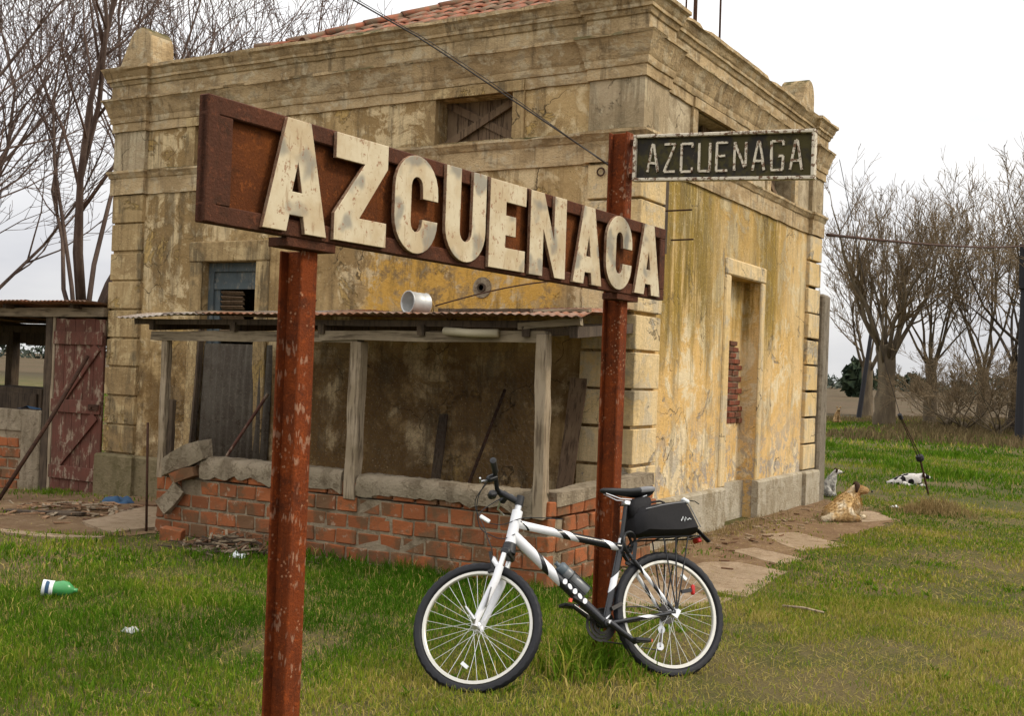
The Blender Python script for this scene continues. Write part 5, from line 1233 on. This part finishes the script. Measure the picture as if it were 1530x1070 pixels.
def thatch(r0, r1, dens, wd, ln, seed, lab):       # flattened dead blades between the living ones
    X, Y, r = scatter(r0, r1, dens, seed); k = ~((X > -7.05) & (X < .13) & (Y > -.14) & (Y < 6.4)) & ~((X > -3.95) & (X < .30) & (Y > -1.99) & (Y < 0)); k &= ~inpoly(X, Y, DIRT_R) | (r.rand(len(X)) < .25); k &= ~inpoly(X, Y, DIRT_L) | (r.rand(len(X)) < .15)
    X, Y = X[k], Y[k]; n = len(X)
    tag(blades('dead_grass', X, Y, .012+.012*r.rand(n), wd*(.5+r.rand(n)), np.clip(.55+.5*r.rand(n),0,1), M['grass'], ln, seed=seed, twoseg=False), lab, 'grass', kind='stuff')
thatch(3.6, 9, 1500, .0045, 5, 51, 'flattened dead blades lying in the near lawn'); thatch(9, 16, 500, .008, 6, 52, 'flattened dead blades lying beyond the bicycle')
def clump(name, cx, cy, sx, sy, n, h0, h1, wd, t0, t1, lab, cat='grass', mat='grass', lean=.8, seed=5, mound=0):
    r = np.random.RandomState(seed); X = cx+r.randn(n)*sx; Y = cy+r.randn(n)*sy; d = np.exp(-((X-cx)/sx)**2/2-((Y-cy)/sy)**2/2)
    Z = -.05*np.clip(-X-5.5,0,5)+mound*d*r.rand(n)
    return tag(blades(name, X, Y, h0+(h1-h0)*r.rand(n)*np.clip(d*1.4,.3,1), wd*(.6+.8*r.rand(n)), np.clip(t0+(t1-t0)*r.rand(n),0,1), M[mat], lean, z=Z, seed=seed), lab, cat, kind='stuff')
def rosettes(n, seed, lab):                        # broad-leaved weeds pressed into the lawn
    X, Y, r = scatter(4.0, 11, 3.2, seed); k = keep(X, Y, r); X, Y = X[k][:n], Y[k][:n]; m_ = 9
    X, Y = np.repeat(X, m_)+r.randn(len(X)*m_)*.012, np.repeat(Y, m_)+r.randn(len(Y)*m_)*.012
    tag(blades('lawn_weeds', X, Y, .018+.03*r.rand(len(X)), .012+.012*r.rand(len(X)), .02+.25*r.rand(len(X)), M['grass'], 2.4, seed=seed, curl=0), lab, 'weeds', kind='stuff')
rosettes(130, 61, 'broad-leaved weeds scattered through the near lawn')
clump('grass_tuft', 1.50,-3.62,.17,.16,420,.10,.34,.008,.05,.45,'long unmown grass tuft round the foot of the far red post','grass',lean=1.1,seed=21)
clump('grass_tuft', 1.42,-3.95,.20,.12,260,.08,.28,.008,.10,.95,'long leaning grass blades under the bicycle pedals','grass',lean=1.2,seed=22)
clump('hay_mound', 1.62,5.75,.26,.20,1500,.05,.16,.007,.2,1,'mound of dry straw-coloured grass over the stay anchor','grass','straw',1.3,23,mound=.16)
clump('dry_grass', .22,2.0,.09,1.6,900,.03,.14,.005,.0,1,'dry straw-coloured grass along the foot of the ochre wall','grass','straw',1.1,24)
clump('grass_tuft', -4.9,-.25,.35,.10,380,.05,.16,.007,.0,.4,'green weeds growing at the foot of the station plinth','grass',lean=.9,seed=25)
clump('grass_tuft', -7.5,-.25,.35,.12,300,.04,.12,.008,.1,.5,'green weeds growing below the red shed door','grass',lean=.9,seed=26)
for i, (x, y) in enumerate(((-.4,13.5),(-1.6,15.5),(.9,12),(-3.5,19),(-.2,18))):
    clump('grass_tuft', x, y, .5, .25, 300, .08, .24, .022, .0, .3, 'lush green tuft in the open grass beyond the dogs', 'grass', lean=.9, seed=30+i)['group'] = 'lush tufts in the far grass'
X, Y, r_ = scatter(33, 62, 46, 41, .40, -.22); k_ = (fbm(X*.15,Y*.15) > .30) & ~((X < -5.2) & (Y < 40)); X, Y = X[k_], Y[k_]
tag(blades('dry_weeds', X, Y, (.09+.22*r_.rand(len(X)))*(.4+fbm(X*.3,Y*.3))*(1+.6*np.clip((X+5)/3,0,1)), .03*(.5+r_.rand(len(X))), np.clip(.0+.8*r_.rand(len(X)),0,1), M['weed'], .7, seed=41), 'tall dry brown weeds under the bare trees', 'weeds', kind='stuff')

# ------------------------------------------------------------------ bare trees
def bark(name, a, b_):
    g = G(name, .9, .15); n = g.noise(3,5,.65,None,(1,1,.3)); f = g.noise(25,4,.7,None,(1,1,.2)); c = g.mix(g.step(n,.38,.62), a, b_)
    c = g.mix(.4, c, g.mix(f,(.25,.25,.25),(1,1,1)),'MULTIPLY'); g.bump(f,.8,.03); return g.done(c)
M['bark_l'] = bark('grey_brown_bark', (.17,.12,.095), (.105,.072,.058)); M['bark_r'] = bark('olive_brown_bark', (.17,.13,.082), (.11,.083,.055)); M['twig_l'] = bark('dark_twigs', (.17,.115,.09), (.125,.085,.068)); M['twig_r'] = bark('straw_twigs', (.23,.165,.095), (.165,.115,.065)); M['bark_d'] = bark('dark_bark', (.085,.065,.05), (.05,.04,.03))
def tree(lab, base, th, tr, limbs, L, spread, kids, seed, mats, rmin, up=.10, lvl=3, lean=(0,0), group=None, name='bare_tree', wob=.16, ratio=.56, lr=(.17,.34)):
    R_ = random.Random(seed); T, K = MB(), MB(); root = empty(name, lab, 'tree', (base[0], base[1], gz(base[0])), group)
    def grow(p, d, ln, r, lv):
        n = (6,5,4,3)[min(lv,3)]; pts = [p.copy()]; rs = [r]; dd = d.copy(); dirs = []
        for i in range(n):
            dd = (dd+Vector((R_.gauss(0,wob),R_.gauss(0,wob),R_.gauss(0,wob*.6)))+Vector((0,0,up))).normalized(); dirs.append(dd.copy())
            pts.append(pts[-1]+dd*(ln/n)); rs.append(max(r*(1-.80*(i+1)/n), rmin*.7))
        (T if lv == 0 else K).tube(pts, rs, (7,5,3,3)[min(lv,3)], cap=lv < 2)
        if lv < lvl:
            for c in range(kids[lv]):
                t = R_.uniform(.18 if lv else .25, 1.0)*n; i = min(int(t), n-1); q = pts[i].lerp(pts[i+1], t-i)
                o = dirs[i].orthogonal().normalized(); o.rotate(Quaternion(dirs[i], R_.uniform(0,2*PI))); ang = R_.uniform(.35,.85)
                nd = (dirs[i]*math.cos(ang)+o*math.sin(ang)).normalized()
                grow(q, nd, ln*ratio*R_.uniform(.65,1.25)*(1-.35*t/n), max(rs[i]*.55, rmin), lv+1)
    top = Vector((lean[0], lean[1], th)); m_ = [Vector((0,0,-.2)), Vector((lean[0]*.2,lean[1]*.2,th*.2)), Vector((lean[0]*.6+.05,lean[1]*.6,th*.6)), top, top+Vector((0,0,.15))]
    mm = []; rr2 = []
    for i in range(13):
        t = i/12; k_ = min(int(t*4), 3); q = m_[k_].lerp(m_[k_+1], t*4-k_) if i < 12 else m_[4]; mm.append(q+Vector((R_.gauss(0,tr*.05),R_.gauss(0,tr*.05),0)))
        rr2.append(tr*(1.45-.9*t if t < .4 else (1.0+.25*(t-.4) if t < .85 else 1.15-3.2*(t-.85)))*R_.uniform(.92,1.08))
    b0 = len(T.v); T.tube(mm, rr2, 14)
    for vi in range(b0, len(T.v)): x_, y_, z_ = T.v[vi]; w__ = tr*.16*math.sin(vi*2.7+z_*1.3)+R_.gauss(0, tr*.03); T.v[vi] = (x_+w__*math.cos(vi*.9), y_+w__*math.sin(vi*.9), z_)
    for i in range(limbs):
        a = 2*PI*i/limbs+R_.uniform(-.35,.35); s_ = spread*R_.uniform(.25,1.1); d = Vector((math.cos(a)*math.sin(s_), math.sin(a)*math.sin(s_), math.cos(s_)))
        grow(top+Vector((math.cos(a)*tr*.55, math.sin(a)*tr*.55, -tr*2.2*R_.random())), d, L*R_.uniform(.75,1.15), tr*R_.uniform(*lr), 0)
    T.build('trunk', M[mats[0]], root, smooth=True, fix=False); K.build('crown', M[mats[1]], root, smooth=True, fix=False); return root
GL, GR = 'bare trees behind the shed', 'bare trees beyond the lawn'
ML, MR = ('bark_l','twig_l'), ('bark_r','twig_r')
tree('large bare tree with many fanned stems rising behind the shed roof next to the station', (-13.3,4.78), 2.5, .26, 9, 7.6, .55, (7,6,4), 101, ML, .0075, group=GL)
tree('bare tree with slender upright stems behind the shed roof', (-15.5,3.1), 2.2, .19, 7, 8.2, .45, (7,6,4), 102, ML, .0075, group=GL)
tree('leaning bare tree with pale trunk at the outer end of the shed', (-14.2,1.9), 2.4, .17, 6, 7.4, .45, (7,6,4), 103, ML, .007, lean=(-.5,0), group=GL)
tree('tall bare tree whose twigs show above the station cornice', (-13.9,8.9), 4.0, .22, 7, 6.8, .75, (7,6,4), 104, ML, .0075, group=GL)
tree('bare sapling cluster standing left of the shed', (-16.6,3.5), 1.6, .16, 6, 6.8, .55, (7,6,4), 105, ML, .007, group=GL)
tree('slim bare tree standing close behind the large fanned one', (-14.3,9.6), 3.2, .17, 6, 7.0, .5, (7,6,3), 106, ML, .0075, group=GL)
tree('thick pollarded willow with upright limbs beside the leaning pole', (-5.69,36.2), 3.0, .32, 14, 5.4, .52, (7,6,4), 201, MR, .0105, up=.13, group=GR)
tree('tall bare willow behind the pollarded one, twigs crowded upright', (-4.65,39.8), 2.6, .21, 10, 6.2, .42, (7,6,4), 202, MR, .0105, up=.14, group=GR)
tree('bare willow with brown twigs between the pollard and the twin trunks', (-2.35,37.7), 2.2, .20, 8, 5.3, .5, (7,6,4), 203, MR, .012, up=.12, group=GR)
tree('bare tree with twin dark trunks in the brown thicket', (-.9,35.7), 2.4, .24, 9, 4.9, .7, (7,6,4), 204, ('bark_d','twig_r'), .010, up=.08, group=GR)
tree('tall slender bare tree rising above the thicket', (.21,41.6), 4.2, .18, 7, 5.6, .36, (7,6,4), 205, MR, .0105, up=.14, group=GR)
tree('dark spreading bare tree whose limbs reach over the black post', (.95,31.8), 2.0, .28, 9, 5.8, .95, (7,6,4), 206, ('bark_d','twig_r'), .010, up=.07, group=GR)
tree('distant bare tree just past the grey wall end', (-11.3,57.2), 3.0, .28, 8, 5.6, .5, (6,5,4), 207, MR, .015, up=.12, group=GR)
for i, (x, y) in enumerate(((-2.2,32.5),(-.6,34.6),(-.95,31.4),(1.25,33.2),(-4.0,40.5),(-3.1,34.8),(.4,33.5))):
    tree('low tangle of bare brown shrub under the trees', (x,y), .25, .10, 10, 2.6, 1.0, (6,5,3), 300+i, ('bark_r','twig_r'), .009, up=.06, group='bare shrubs under the trees', name='bare_shrub', wob=.22)

# ------------------------------------------------------------------ far trees and wood on the horizon
def leafm(name, a, b_):
    g = G(name, .85, .15); n = g.noise(.5,4,.6); return g.done(g.mix(g.step(n,.4,.6), a, b_))
M['far_leaf'] = leafm('far_foliage', (.045,.06,.045), (.075,.085,.065)); M['ev_leaf'] = leafm('evergreen', (.020,.032,.018), (.038,.052,.026))
def leafy(b, cx, cy, z0, h, w_, n, r, sz):
    for i in range(n):
        t = r.random(); a = r.uniform(0,2*PI); rr = w_*math.sqrt(r.random())*math.sin(PI*min(.98,.12+.86*t))**.7; x, y, z = cx+rr*math.cos(a), cy+rr*math.sin(a), z0+h*t
        e = [Vector((r.gauss(0,sz),r.gauss(0,sz),r.gauss(0,sz))) for _ in range(3)]; b.add([Vector((x,y,z))+q for q in e], [(0,1,2)])
rw = random.Random(9)
for lab, x, y, h, w_ in (('dark round evergreen on the horizon just past the grey wall end',-63.5,303,6.5,3.0),('dark evergreen behind the leaning utility pole',-33,145,4.6,2.0),('low dark evergreen far across the brown field',-61,324,5,4),('far evergreen seen through the open shed',-195,112,9,5)):
    t = empty('evergreen_tree', lab, 'tree', (x,y,gz(x)), 'evergreens on the horizon'); b = MB(); leafy(b, 0,0,h*.12,h*.88,w_,900,rw,.45); MB().tube([(0,0,-.2),(0,0,h*.6)],[.35,.15],7).build('trunk', M['bark_d'], t); b.build('crown', M['ev_leaf'], t, fix=False)
b = MB()
for i in range(150):
    a = math.radians(40+150*i/150); d = 360+rw.uniform(-30,60); x, y = CAM.x+d*math.cos(a), CAM.y+d*math.sin(a); h = rw.uniform(2.5,6)*(1.5 if i > 85 else 1); leafy(b, x, y, -.3, h, rw.uniform(4,8), 110, rw, .8)
tag(b.build('distant_wood', M['far_leaf'], fix=False), 'low hazy line of woodland along the horizon', 'wood', kind='stuff')
